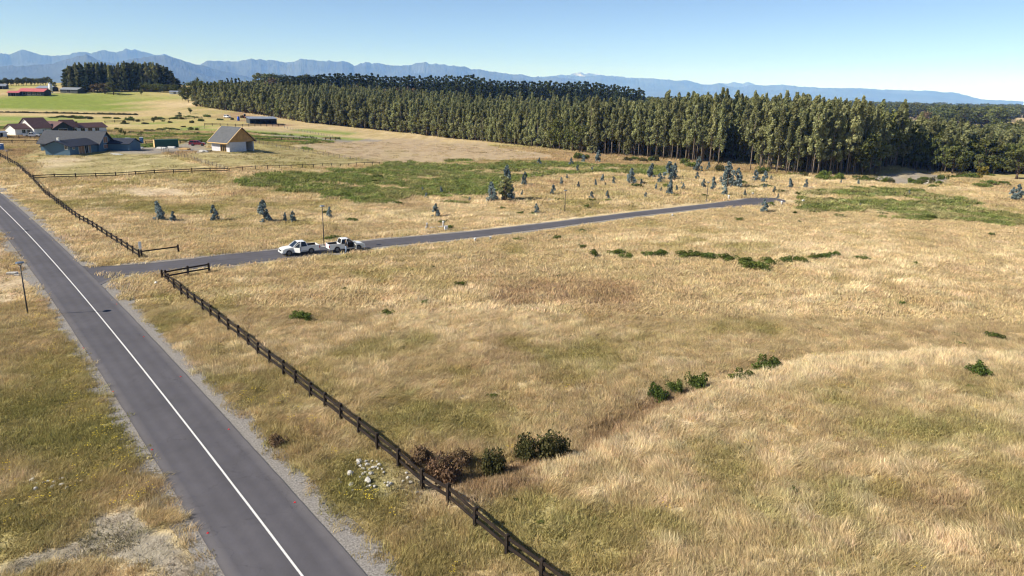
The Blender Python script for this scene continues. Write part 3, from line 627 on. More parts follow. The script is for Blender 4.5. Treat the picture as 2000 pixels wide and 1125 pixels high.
def broad(seed, h=14., R=4.5, m=None, per=34, ncl=34, size=.6, bare=.12):
    r = np.random.default_rng(seed); cl = []; limbs = []
    for k in range(ncl):
        d = r.normal(size=3); d /= np.linalg.norm(d); d[2] = d[2] * .9; q = d * r.uniform(.45, .92) * np.array([R, R, h * (1 - bare) * .5]); c = q + np.array([0, 0, h * (bare + (1 - bare) * .5)])
        if c[2] < h * .3: c[:2] *= .75
        cl.append((c, np.array([1, 1, .8]) * R * .30 * r.uniform(.7, 1.2)))
        if k % 3 == 0: limbs.append((h * r.uniform(.15, .4), c, .12))
    return trunk_mesh('trunk', m_bark2, h * .7, .3, limbs, r), crown_mesh('crown', m or m_broad, cl, per, size, r)
EUC = [euc(s, 20, 2.1 * (1 + .15 * (s % 3 - 1)), .26 + .06 * (s % 3)) for s in range(21, 27)]; EUL = [euc(s, 20, 2.5 * (1 + .15 * (s % 3 - 1)), .05 + .04 * (s % 3), 62, 34, .47) for s in range(27, 32)]
PINE = [pine(s) for s in range(31, 35)]
BRD = [broad(s) for s in range(41, 45)]; AUT = [broad(s, 9, 4, m_autumn) for s in range(51, 53)]; YEL = [broad(61, 9, 3, m_yelleaf)]
CON = [pine(s, 14., 4.2, .05, m_broad, 34) for s in (71, 72)]
def plant(kind, pair, p, h, w, label, cat='tree', group=None, h0=20., rz=None):
    o = thing(kind, label, cat, p, random.uniform(0, 6.28) if rz is None else rz, group); o.scale = (w, w, h / h0)
    link('trunk', pair[0], o); link('crown', pair[1], o); return o
# the plantation
FE = [(378, 206), (430, 214), (520, 226), (600, 240), (725, 252), (800, 261), (933, 275), (1067, 290), (1147, 300), (1253, 308), (1330, 315), (1402, 322)]
FE2 = [(1462, 333), (1530, 339), (1600, 342), (1690, 342), (1760, 333), (1830, 336), (1900, 335), (1990, 341), (2090, 346)]
def belt(edge, depth, step, hx):
    E_ = [at(*p) for p in edge]; out = []
    P = np.array([(e.x, e.y) for e in E_]); s = np.concatenate([[0], np.cumsum(np.hypot(*np.diff(P, axis=0).T))])
    t = np.gradient(P, axis=0); t /= np.linalg.norm(t, axis=1)[:, None]; nn = np.stack([-t[:, 1], t[:, 0]], 1); nn *= np.sign(nn[:, 1])[:, None]
    row = 0; d = 0.
    while d < depth:
        st = step * (1 + d / 90.)
        for q in np.arange(RNG.uniform(0, st), s[-1], st):
            j = [np.interp(q, s, P[:, i]) for i in (0, 1)]; nv = np.array([np.interp(q, s, nn[:, 0]), np.interp(q, s, nn[:, 1])]); nv /= np.linalg.norm(nv) + 1e-9
            x = j[0] + nv[0] * d + RNG.normal(0, .5 + .004 * d); y = j[1] + nv[1] * d + RNG.normal(0, .5 + .004 * d)
            out.append((x, y, d, np.interp(q, s, hx), q))
        d += st * .95; row += 1
    return out
trees = belt(FE, 130, 3.3, [15, 15.5, 16, 16.5, 16.5, 16.5, 16.5, 17.5, 19, 20, 20.5, 21]) 
trees2 = belt(FE2, 110, 3.1, [21, 21.5, 21.5, 21, 19, 16.5, 14, 12.5, 11.5])
cut = [xy(1404, 324), xy(1458, 334)]; gap_dir = np.array([.22, .97]); g0 = np.array(cut).mean(0)
allt = []
for x, y, d, h, q in trees + trees2:
    rel = np.array([x, y]) - g0; across = abs(rel[0] * gap_dir[1] - rel[1] * gap_dir[0])
    if across < 3.4 and rel[1] > -6 and d < 26: continue
    if height_base(x, y) > 14: continue
    lo_ = 1 - .25 * (x < -30) * (random.random() < .12)
    hh = h * random.uniform(.80, 1.08) * (.9 + .2 * float(fbm(np.array([x]), np.array([y]), 16, 251, 2)[0])) * lo_ * (1 + .0008 * d); allt.append((d + .12 * math.hypot(x, y) + random.uniform(0, 5), x, y, hh, d))
allt.sort(); near_t, rest_t = allt[:300], allt[300:]
def band(x): return x
for k, (_, x, y, hh, d) in enumerate(near_t):
    z = float(height(x, y)); a_ = x / y
    where = next(w for lim, w in ((-.36, 'at the far left end near the dark clump'), (-.24, 'behind the dark open barn'), (-.10, 'behind the brown ploughed plot'), (.05, 'behind the right end of the ploughed plot'), (.15, 'behind the green bracken'), (.285, 'just left of the dark gap'), (.36, 'just right of the dark gap'), (.45, 'between the dark gap and the sand pit'), (9, 'behind the sand pit')) if a_ < lim)
    lab = ('eucalyptus on the plantation edge ' if d < 4 else 'eucalyptus inside the plantation ') + where
    if (x < 30 and random.random() < .14) or a_ > .45 and random.random() < .5:
        hb = hh * random.uniform(.6, .95); plant('broadleaf_tree', BRD[k % 4], (x, y, z), hb, hb / 14 * random.uniform(.6, .85), 'round bushy tree among the eucalyptus ' + where, group='round trees ' + where, h0=14.); continue
    plant('eucalyptus_tree', EUC[k % 6] if random.random() < (.9 if x > 35 else .12) else EUL[k % 5], (x, y, z), hh, random.uniform(.9, 1.25) * (hh / 20) ** .5, lab, group=lab)
def pair_proto(name, pair):
    a_, c_ = pair; n0 = len(a_.vertices); va = np.empty(n0 * 3, np.float32); a_.vertices.foreach_get('co', va); bm = bmesh.new(); bm.from_mesh(a_)
    for f in bm.faces: f.material_index = 1
    nf = len(bm.faces); bm.from_mesh(c_); bm.faces.ensure_lookup_table()
    for f in bm.faces[nf:]: f.material_index = 0
    me = bpy.data.meshes.new(name); bm.to_mesh(me); bm.free(); me.materials.append(c_.materials[0]); me.materials.append(a_.materials[0]); return proto(name, me)
EP = [pair_proto('tree', p) for p in EUC[:3] + EUL]; PP = [pair_proto('tree', p) for p in PINE]; BP = [pair_proto('tree', p) for p in BRD]; AP = [pair_proto('tree', p) for p in AUT]
def wood(name, L, protos, label):
    L = np.array(L); n_ = len(L); S = np.stack([L[:, 3], L[:, 3], L[:, 2]], 1)
    return scatter(name, np.stack([L[:, 0], L[:, 1], height(L[:, 0], L[:, 1])], 1), np.stack([0 * L[:, 0], 0 * L[:, 0], RNG.uniform(0, 6.28, n_)], 1), S, np.ones((n_, 3)), RNG.integers(0, len(protos), n_), protos, label, 'woodland')
wood('plantation_wood', [(x, y, hh / 20, random.uniform(.95, 1.4)) for _, x, y, hh, d in rest_t], EP, 'mass of eucalyptus crowns deeper in the plantation')
# right-hand end: lower mixed broadleaf wood
rl = []
for k in range(420):
    px = random.uniform(1690, 2120); py = 345 - abs(random.gauss(0, 1)) * 40 - 4
    if py < 258 or (px < 1830 and py > 318): continue
    p = at(px, py); rl.append((p, py, px))
rl.sort(key=lambda q: -q[1])
for k, (p, py, px) in enumerate(rl[:46]):
    hh = random.uniform(6, 11) if px > 1840 else random.uniform(11, 15)
    plant('broadleaf_tree', BRD[k % 4], p, hh, hh / 14 * random.uniform(.8, 1.1), 'rounded dark green broadleaf tree in the mixed wood right of the plantation', group='mixed wood on the right', h0=14.)
wood('mixed_wood', [(p.x, p.y, random.uniform(.6, 1.0), random.uniform(.8, 1.2)) for p, _, _ in rl[46:]], BP, 'mixed dark green wood behind the sand pit')
for px, py, h, w, lab in ((1925, 338, 12, 1.25, 'big round dark evergreen at the right edge of the sand pit'), (1915, 356, 4.5, .55, 'yellow green bushy tree in front of the round evergreen'), (1985, 350, 10, 1.1, 'dark spreading evergreen at the right picture edge')):
    plant('broadleaf_tree', YEL[0] if 'yellow' in lab else BRD[1], at(px, py), h, w, lab, h0=9. if 'yellow' in lab else 14.)
p = at(816, 262); plant('poplar_tree', YEL[0], p, 12, .9, 'yellow leaved tree among the olive eucalyptus', h0=9.)
# dark pine belt behind
pl = []
for px in np.arange(545, 1260, 5.2):
    top = np.interp(px, [540, 560, 600, 640, 700, 760, 800, 900, 920, 950, 1000, 1060, 1110, 1160, 1230, 1260], [152, 147, 146, 144, 143, 147, 148, 148, 145, 155, 156, 158, 160, 160, 168, 176])
    a_, e_ = azel(px, top + random.uniform(-2, 5)); D = random.uniform(640, 720); x, y = math.sin(a_) * D, math.cos(a_) * D; z = float(height(x, y)); hh = CAM_H + e_ * D - z; pl.append((x, y, z, hh, px))
for k, (x, y, z, hh, px) in enumerate(pl):
    aut = (680 < px < 712 or 735 < px < 812) and k % 2; hh = max(12, min(38, hh))
    if aut: plant('larch_tree', AUT[k % 2], (x * .93, y * .93, float(height(x * .93, y * .93))), hh * .72, 1.0, 'reddish brown bare looking tree in front of the dark pine belt', group='brown trees before the pines', h0=9.)
    plant('pine_tree', PINE[k % 4], (x, y, z), hh, random.uniform(1.1, 1.6), 'tall dark pine of the belt behind the plantation, ' + ('left part' if px < 700 else 'middle left part' if px < 880 else 'middle right part' if px < 1060 else 'right part'), group='pines behind the plantation', h0=24.)
# copse on the hill at the left
for k, px in enumerate(np.arange(128, 346, 3.6)):
    for row in (0, 1):
        top = np.interp(px, [120, 135, 150, 200, 225, 240, 300, 320, 335, 348], [140, 128, 124, 123, 127, 122, 122, 128, 140, 154]) + random.uniform(-1, 5) + row * 2
        a_, e_ = azel(px + random.uniform(-2, 2), top); D = 690 + 25 * row + random.uniform(-8, 8); x, y = math.sin(a_) * D, math.cos(a_) * D; z = float(height(x, y)); hh = max(7, CAM_H + e_ * D - z)
        plant('pine_tree', (EUL[k % 5] if k % 3 else PINE[k % 4]), (x, y, z), hh, random.uniform(1.0, 1.5), ('tall pine' if k % 3 == 0 else 'tall leafy dark tree') + ' of the rounded copse on the left hill, ' + ('front row' if row == 0 else 'back row') + (' left half' if px < 235 else ' right half'), group='copse on the hill', h0=20. if k % 3 else 24.)
for px, py, hp, w in ((128, 166, 10, 1.2), (140, 168, 12, 1.3), (160, 168, 14, 1.3), (178, 168, 18, .9), (185, 170, 16, 1.2), (205, 172, 20, 1.3), (222, 174, 22, 1.2), (150, 167, 9, .9)):
    p = at(px, py + 11); h = hp * 600 / FPX * 1.1; dk = px in (178, 222); plant('broadleaf_tree', BRD[1] if dk else AUT[px % 2], p, h, w * h / 9, ('dark green' if dk else 'tawny brown') + ' bushy tree at the foot of the hill copse', group=('dark' if dk else 'tawny') + ' trees under the copse', h0=14. if dk else 9.)
def hedge_row(px0, py0, px1, py1, nn, hp, label, group, pr=None):
    for k in range(nn):
        t = (k + random.uniform(-.3, .3)) / nn; p = at(px0 + (px1 - px0) * t, py0 + (py1 - py0) * t); h = hp * mpp(p) * random.uniform(.85, 1.15)
        q = pr or BRD; plant('hedge_tree', q[k % len(q)], p, h, h / 14 * 1.1 if q is BRD else h / 9, label, group=group, h0=14. if q is BRD else 9.)
hedge_row(240, 177, 348, 182, 26, 17, 'clipped looking dark tree in the hedge below the hill copse', 'dark hedge under the copse')
hedge_row(-30, 168, 105, 166, 26, 15, 'dark tree of the hedge behind the red roofed farm', 'hedge behind the farm')
for k, (px, py, hp) in enumerate(((100, 174, 20), (108, 176, 17), (356, 196, 30), (368, 200, 38), (384, 204, 48), (398, 206, 50), (412, 209, 56), (428, 212, 52), (444, 214, 50), (460, 216, 48), (376, 198, 44), (392, 200, 50), (420, 208, 46), (478, 219, 46), (495, 221, 47), (510, 224, 50), (404, 203, 40), (436, 210, 56), (452, 212, 56), (530, 228, 38), (548, 231, 40))):
    p = at(px, py); h = hp * mpp(p); plant('broadleaf_tree', BRD[k % 4], p, h, h / 14 * .75, 'dark bushy tree beside the red roofed farm' if px < 120 else 'dark spreading tree in the clump at the left end of the plantation', group='trees by the farm' if px < 120 else 'dark clump left of the plantation', h0=14.)
for k, px in enumerate((362, 380, 447, 455, 463, 470)):
    p = at(px, 196); h = (42 if px > 400 else 36) * mpp(p); plant('pine_tree', PINE[k % 4], p, h, h / 24 * 1.1, 'pointed dark conifer rising above the clump left of the plantation', group='conifers above the left clump', h0=24.)
# far woods of the plain
fw = []
for k in range(2600):
    px = random.uniform(500, 2100); D = random.choice([900, 1300, 1900, 2600, 3600, 5000]) * random.uniform(.92, 1.08); a_, _ = azel(px, 190)
    if fbm(np.array([px / 1.0]), np.array([D / 3.0]), 70, 201, 2)[0] < .47: continue
    fw.append((math.sin(a_) * D, math.cos(a_) * D, random.uniform(.8, 1.5) * (1 + D / 6000), random.uniform(1.3, 2.2) * (1 + D / 2500)))
wood('distant_wood', fw, BP + AP[:1], 'dark far off woods of the plain below the mountains')

# ------------------------------------------------------------------ blue-green young eucalyptus and shrubs
def gum(seed, h=5., R=1.45):
    r = np.random.default_rng(seed); cl = []; limbs = []
    for k in range(26):
        t = (k + r.uniform()) / 26; z = h * (.05 + .93 * t); env = R * (1 - t) ** .75 * (.75 + .25 * min(1, t * 6)) + .08; a_ = r.uniform(0, 6.28); ro = env * r.uniform(.35, .85); c = np.array([ro * np.cos(a_), ro * np.sin(a_), z])
        cl.append((c, np.array([.42, .42, .62]) * (.3 + .7 * env / R))); limbs.append((max(.1, z - .3), c, .03)) if k % 2 else None
    return trunk_mesh('trunk', m_bark2, h * .95, .08, limbs, r), crown_mesh('crown', m_blue, cl, 60, .24, r, .1, .3)
GUM = [gum(s, 5, 1.45 + .15 * (s % 3 - 1)) for s in range(81, 85)]
GUMS = [(310, 431, 392), (339, 432, 410), (418, 430, 398), (516, 433, 390), (557, 432, 414), (572, 432, 411), (644, 425, 402), (851, 423, 397), (960, 393, 356), (1025, 362, 336), (1047, 416, 396), (1080, 379, 360), (1096, 361, 347), (1129, 367, 355), (1155, 389, 373), (1186, 389, 371), (1169, 316, 293), (1139, 317, 301), (1115, 323, 307), (1053, 323, 308), (1177, 354, 339), (1199, 359, 345), (1233, 358, 327), (1252, 361, 348), (1272, 347, 320), (1288, 356, 336), (1306, 351, 315), (1317, 347, 319), (1308, 380, 352), (1261, 387, 375), (1364, 336, 306), (1383, 334, 317), (1421, 364, 317), (1439, 367, 328), (1374, 367, 349), (1392, 371, 345), (1415, 381, 360), (1454, 382, 369), (1475, 352, 330), (1493, 358, 334), (1542, 367, 347), (1574, 366, 349), (1491, 414, 387), (1642, 360, 351), (1676, 360, 349), (1775, 382, 371), (1985, 392, 360), (1976, 388, 366), (861, 379, 365), (825, 375, 365), (833, 388, 376), (917, 393, 384), (1020, 383, 372), (1748, 381, 376), (1680, 405, 398)]
for _k in range(26):
    _px = random.uniform(1060, 1520); _pb = np.interp(_px, [1060, 1520], [330, 352]) + random.uniform(0, 38); GUMS.append((int(_px), _pb, _pb - random.uniform(6, 15)))
GLAB = {310: 'tall blue grey gum sapling left of a smaller one in the dry field', 339: 'small blue grey gum sapling beside a taller one in the dry field', 418: 'lone blue grey gum sapling between the pair and the big sapling', 516: 'big dense blue grey gum sapling behind the parked white pickup', 557: 'small dark gum sapling touching a paler one behind the pickups', 572: 'pale blue gum sapling next to a darker one behind the pickups', 644: 'blue green gum sapling just right of the street lamp', 851: 'round blue grey gum sapling above the white marker boxes', 960: 'blue grey gum sapling leaning on the tall two toned gum tree', 1491: 'blue grey gum sapling on the near side of the turning head', 1047: 'slim gum sapling between the road and the two toned gum tree', 1025: 'blue grey gum sapling standing in the green bracken'}
for k, (px, pb, pt) in enumerate(GUMS):
    p = at(px, pb); h = max(.9, (pb - pt) * mpp(p)); lab = GLAB.get(px)
    plant('gum_sapling', GUM[k % 4], p, h, h / 5 * random.uniform(1.1, 1.5), lab or ('small blue grey gum sapling scattered before the plantation' if h < 3.2 else 'blue grey gum sapling in the thicket before the plantation'), 'sapling', 'young blue gums' if lab else ('small scattered gum saplings' if h < 3.2 else 'gum sapling thicket'), h0=5.)
_tt = broad(91, 10., 2.6, m_euc, 34, 30, .42, .05); p = at(985, 393); plant('gum_tree', _tt, p, 68 * mpp(p) * .8, .75, 'tall gum tree with olive lower crown beside the green bracken', h0=10.)
p = at(985, 393); g_ = plant('gum_sapling', GUM[1], p + Vector((.4, 1.2, 0)), 68 * mpp(p), 68 * mpp(p) / 5 * 1.0, 'tallest blue grey gum rising from the olive gum tree', 'sapling', h0=5.)
def shrub(seed, m, size=.085, ncl=22, per=110, flat=.75, spread=.75):
    r = np.random.default_rng(seed); cl = []; limbs = []
    for k in range(ncl):
        d = r.normal(size=3); d /= np.linalg.norm(d); d[2] = abs(d[2]); c = d * r.uniform(.25, spread) * np.array([r.uniform(.6, 1.2), r.uniform(.6, 1.2), flat]) + [0, 0, .08]; cl.append((c, np.array([1, 1, .9]) * r.uniform(.22, .42)))
        limbs.append((.05, c, .02))
    return trunk_mesh('stems', m_bark2, .5, .04, limbs, r, 5), crown_mesh('crown', m, cl, per, size, r)
SG = [shrub(s, m_gorse, flat=.6, spread=1.0) for s in (101, 102, 103)]; SB = [shrub(s, m_bush, .075, 24, 110) for s in (111, 112)]; SR = [shrub(s, m_bramble, .07, 24, 100, .7) for s in (121,)]
def bush(name, pr, px, py, wpx, hpx, label, group=None):
    p = at(px, py); m = mpp(p); o = thing(name, label, 'shrub', p, random.uniform(0, 6.28), group); w = wpx * m / 2 * .95; o.scale = (w, w, hpx * m / .95)
    link('stems', pr[0], o); link('crown', pr[1], o); return o
for k in range(48):
    t = k / 47; bush('hedge_bush', SB[k % 2], -15 + 280 * t, 220 + 5 * t, random.uniform(11, 15), random.uniform(3, 5), 'low dark bush of the continuous hedge line below the green field', 'hedge below the green field')
bush('thorn_bush', SB[0], 1078, 886, 105, 80, 'large dark thorny bush by the ditch'); bush('thorn_bush', SB[1], 1028, 890, 66, 62, 'smaller dark bush grown into the large thorny bush'); bush('thorn_bush', SB[1], 962, 916, 74, 68, 'round dark green bush between bramble and large bush')
bush('bramble_bush', SR[0], 868, 932, 90, 70, 'reddish brown bramble thicket behind the fence'); bush('bramble_bush', SR[0], 822, 905, 70, 45, 'greyish brown bramble nearest the fence post and stones'); bush('bramble_bush', SR[0], 900, 905, 60, 38, 'thin brown bramble between fence thicket and dark bush')
bush('bramble_bush', SR[0], 540, 868, 50, 26, 'low grey brown weed clump on the road verge')
for px, py, w, h, lab in ((1283, 772, 52, 36, 'leftmost bright green gorse bush of the ditch line'), (1318, 757, 40, 30, 'second gorse bush from the left on the ditch line'), (1363, 748, 52, 42, 'tallest gorse bush in the middle of the ditch line'), (1447, 738, 64, 22, 'low yellow green gorse right of the middle bush'), (1495, 716, 70, 34, 'dark green gorse at the right end of the ditch line'), (1910, 728, 60, 28, 'green bush on the pale bank far right'), (1943, 661, 40, 14, 'small dark green bush above the far right bank bush'), (1550, 962, 26, 16, 'tiny lone green bush in the near field'),
                            (590, 623, 52, 20, 'spreading green fern clump in the meadow near the fence'), (757, 616, 28, 16, 'spiky green plant casting a shadow in the meadow'), (900, 556, 26, 10, 'small green tuft above the spiky plant'), (1160, 499, 20, 20, 'small upright bush left of the green shrub line'), (1138, 485, 20, 10, 'tiny bush at the upper left of the shrub line')):
    bush('gorse_bush', SG[px % 3], px, py, w, h, lab)
for k, (px, py, w, h) in enumerate(((1205, 495, 40, 12), (1222, 502, 36, 12), (1270, 501, 40, 13), (1290, 499, 36, 14), (1335, 503, 44, 14), (1360, 503, 40, 14), (1385, 506, 40, 15), (1420, 510, 44, 15), (1455, 518, 44, 17), (1475, 526, 60, 20), (1500, 517, 40, 15), (1535, 514, 40, 14), (1560, 514, 36, 15), (1590, 508, 36, 13), (1612, 505, 36, 13), (1630, 501, 24, 13), (1685, 507, 40, 9))):
    bush('gorse_bush', SG[k % 3], px, py, w, h, 'green gorse bush in the long shrub line of the right meadow', 'shrub line in the right meadow')
for k in range(105):
    px = random.uniform(640, 1960); py = random.uniform(340, 470)
    if abs(float(road_dist(*[np.array(v) for v in xy(px, py)]))) < 3.5 or (px > 1100 and py > 440 and random.random() < .4): continue
    bush('gorse_bush', SG[k % 3], px, py, random.uniform(12, 40), random.uniform(4, 10), 'low green shrub scattered in the dry grass around the side road', 'scattered low shrubs')
for k in range(34):
    px = random.uniform(1120, 1900); py = np.interp(px, [1120, 1250, 1400, 1560, 1690, 1900], [308, 314, 330, 345, 352, 352]) + random.uniform(-3, 5)
    bush('gorse_bush', (SG + SB)[k % 5], px, py, random.uniform(18, 40), random.uniform(9, 18), 'dark undergrowth shrub at the foot of the plantation', 'undergrowth along the plantation')

for k in range(36):
    px = random.uniform(560, 1980); py = random.uniform(500, 780) if k % 3 else random.uniform(780, 1080)
    if px < 620 + (py - 560) * .85: continue
    bush('weed_clump', SG[k % 3], px, py, random.uniform(10, 26), random.uniform(5, 9), 'small green weed clump scattered over the dry right meadow', 'small green weed clumps')

for k, (px, py, w, h) in enumerate([(random.uniform(225, 490), random.uniform(226, 266), random.uniform(8, 22), random.uniform(3, 7)) for _ in range(60)] + [(random.uniform(100, 235), random.uniform(227, 235), random.uniform(14, 24), random.uniform(3, 6)) for _ in range(16)]):
    if 395 < px < 500 and py > 236 or 290 < px < 350 and py > 262: continue
    bush('paddock_shrub', (SG + SB)[k % 5], px, py, w, h, 'low green shrub in the rough paddocks between houses and farm', 'shrubs of the far left paddocks')
fw_ = [(-20, 236, 12), (150, 246, 10), (236, 262, 14), (244, 266, 12), (300, 240, 12), (352, 232, 14), (372, 222, 14), (276, 186, 13)]
for k, (px, py, hp) in enumerate(fw_):
    p = at(px, py); h = hp * mpp(p); plant('paddock_tree', BRD[k % 4], p, h, h / 14 * 1.0, 'small bushy tree standing alone in the far left paddocks', group='lone paddock trees', h0=14.)

# ================================================================== THINGS
# ------------------------------------------------------------------ fences
m_stain = mat('dark_stained_wood', (.020, .014, .011), .75, .45, 3, .25, bump=.4, bscale=12, stretch=(1, 1, 1)); m_greywood = mat('weathered_posts', (.20, .17, .14), .9, .3, 3, .1); m_wire = mat('fence_wire', (.30, .30, .31), .5, metal=.6)
def post_mesh(w, h, m):
    mb = MB(); mb.box((-w / 2, -w / 2, -.35), (w / 2, w / 2, h - .03)); mb.add([(-w / 2, -w / 2, h - .03), (w / 2, -w / 2, h - .03), (w / 2, w / 2, h - .03), (-w / 2, w / 2, h - .03), (0, 0, h + .02)], [(0, 1, 4), (1, 2, 4), (2, 3, 4), (3, 0, 4)]); return mb.mesh('post', m)
def rail_mesh(hh, tt, m): mb = MB(); mb.box((0, -tt / 2, -hh / 2), (1, tt / 2, hh / 2)); return mb.mesh('rail', m)
PM = {'rail': post_mesh(.20, 1.25, m_stain), 'thin': post_mesh(.12, 1.15, m_stain), 'wire': post_mesh(.11, 1.2, m_greywood)}
RM = {'rail': rail_mesh(.18, .06, m_stain), 'thin': rail_mesh(.11, .05, m_stain)}
def fence(label, px, spacing=2.6, style='rail', world=None, heights=(.5, 1.0), group=None):
    P = np.array(world if world is not None else [xy(*p) for p in px]); s = np.concatenate([[0], np.cumsum(np.hypot(*np.diff(P, axis=0).T))])
    nb = max(1, int(round(s[-1] / spacing))); q = np.linspace(0, s[-1], nb + 1); X = np.interp(q, s, P[:, 0]); Y = np.interp(q, s, P[:, 1])
    if nb > 6: X[1:-1] += RNG.normal(0, .03, nb - 1); Y[1:-1] += RNG.normal(0, .03, nb - 1)
    Z = height(X, Y); o = thing('timber_fence' if style != 'wire' else 'wire_fence', label, 'fence', (X[0], Y[0], Z[0]), 0, group); O = Vector((X[0], Y[0], Z[0])); pts = [Vector(t) - O for t in zip(X, Y, Z)]
    ang = math.atan2(Y[-1] - Y[0], X[-1] - X[0])
    for p in pts:
        c = link('post', PM[style], o, p); c.rotation_euler = (random.gauss(0, .02), random.gauss(0, .02), ang + random.gauss(0, .03)); c.scale = (1, 1, random.uniform(.96, 1.05))
    if style == 'wire':
        mb = MB(); 
        for a_, b_ in zip(pts[:-1], pts[1:]):
            for h in (.15, .4, .65, .9, 1.1): mb.tube([a_ + Vector((0, 0, h)), (a_ + b_) / 2 + Vector((0, 0, h - .02)), b_ + Vector((0, 0, h))], .010, 3, cap=False)
            for t in np.arange(.1, 1, .16): c_ = a_.lerp(b_, t); mb.tube([c_ + Vector((0, 0, .12)), c_ + Vector((0, 0, 1.1))], .007, 3, cap=False)
        mb.build('wire_mesh', m_wire, o)
    else:
        for a_, b_ in zip(pts[:-1], pts[1:]):
            for h in (heights if style == 'rail' else (1.0,)):
                e = b_ - a_; r_ = link('rail', RM[style], o, a_ + Vector((0, 0, h + random.gauss(0, .012))) + Vector((-math.sin(ang), math.cos(ang), 0)) * .11 * 0)
                r_.rotation_euler = (0, -math.atan2(e.z, math.hypot(e.x, e.y)), math.atan2(e.y, e.x)); r_.scale = (e.length, 1, 1)
    return o
f1a = xy(318, 546); f1b = xy(1030, 1109); d1 = np.array(f1b) - np.array(f1a); d1 /= np.linalg.norm(d1)
fence('long dark two rail fence running diagonally to the lower edge', None, 2.62, world=[f1a, tuple(np.array(f1b) + d1 * 9)])
fence('short dark two rail fence beside the side road in the foreground', [(324, 547), (409, 533)], 3.1)
fence('dark rail fence along the far part of the main road', [(272, 504), (200, 458), (145, 426), (111, 399), (62, 352), (34, 326), (0, 307), (-60, 275)], 2.9)
fence('short dark fence by the white road sign across the side road', [(277, 503), (349, 494)], 3.2, heights=(.95,))
fence('dark rail fence along the front of the blue house yard', [(66, 352), (250, 344), (446, 337)], 4.2)
fence('thin dark fence right of the blue house yard fence', [(449, 337), (610, 328), (742, 322)], 3.4, 'thin')
fence('grey wire fence between the blue and timber house yards', [(446, 335), (400, 320), (352, 306), (316, 296)], 2.6, 'wire')
fence('long grey wire fence right of the timber house', [(499, 280), (620, 301), (742, 322)], 2.8, 'wire')
fence('dark rail fence behind the timber house', [(500, 275), (619, 274)], 3.2)
fence('short dark rail fence beyond the gap behind the timber house', [(636, 274), (664, 273)], 3.2)
fence('wire fence before the dark barn', [(556, 251), (600, 259), (650, 269)], 3.0, 'wire')
fence('dark rail fence below the dark barn', [(400, 246), (470, 247), (555, 247)], 3.6)
fence('dark rail fence in front of the white house', [(-30, 280), (40, 280), (97, 281)], 4.0)
fence('dark rail fence in front of the white pickup', [(15, 272), (60, 272), (97, 273)], 4.0)
fence('dark rail fence behind the green container', [(285, 283), (325, 282)], 3.2); fence('dark rail fence beside the red car', [(352, 281), (414, 279)], 3.2)

fence('wire fence crossing the rough paddock behind the container', [(255, 262), (330, 258), (400, 252)], 4, 'wire'); fence('dark rail fence crossing the tan field behind the white house', [(205, 240), (300, 236), (395, 232)], 5)
# ------------------------------------------------------------------ street lamps
m_pole = mat('lamp_pole_paint', (.035, .033, .035), .5, .2, 6); m_conc = mat('concrete', (.45, .43, .40), .9, .2, 3, .1, bump=.3); m_panel = mat('lamp_head_metal', (.10, .13, .18), .3, .1, 5, .5); m_lens = mat('lamp_lens', (.6, .6, .58), .3)
def lamp(px, pb, pt, label, group='street lamps'):
    p = at(px, pb); h = (pb - pt) * mpp(p) * 1.04; o = thing('street_lamp', label, 'street lamp', p, random.uniform(-.3, .3), group)
    MB().tube([(0, 0, -.2), (0, 0, 1.2), (0, 0, h - .35)], [.075, .07, .05], 10).build('pole', m_pole, o, smooth=True)
    MB().box((-.28, -.28, -.3), (.28, .28, .14)).build('concrete_base', m_conc, o, bevel=.02)
    mb = MB(); mb.tube([(0, 0, h - .5), (-.22, 0, h - .12)], .022, 6); mb.tube([(0, 0, h - .5), (.0, 0, h - .08)], .03, 6); mb.tube([(0, 0, h - .5), (.22, 0, h - .12)], .022, 6); mb.build('bracket', m_pole, o)
    mb = MB(); mb.tube([(0, 0, h - .14), (0, 0, h - .10), (0, 0, h - .03), (0, 0, h + .02)], [.30, .38, .34, .12], 16); hd = mb.build('lamp_head', m_panel, o, smooth=False)
    MB().tube([(0, 0, h - .17), (0, 0, h - .142)], [.2, .24], 14).build('lens', m_lens, hd); return o
lamp(55, 616, 513, 'black street lamp on a concrete base left of the main road'); lamp(633, 482, 404, 'tall street lamp behind the two white pickups'); lamp(1103, 414, 372, 'thin street lamp behind the middle of the side road'); lamp(1380, 393, 357, 'distant thin street lamp near the turning head')
_p = at(57, 451); _o = lamp(55, 616, 513, 'street lamp beside the upper main road'); _o.location = (_p.x - 7.3, _p.y - 1.6, float(height(_p.x - 7.3, _p.y - 1.6)))
lamp(17, 319, 296, 'thin dark pole inside the far fence corner', None)

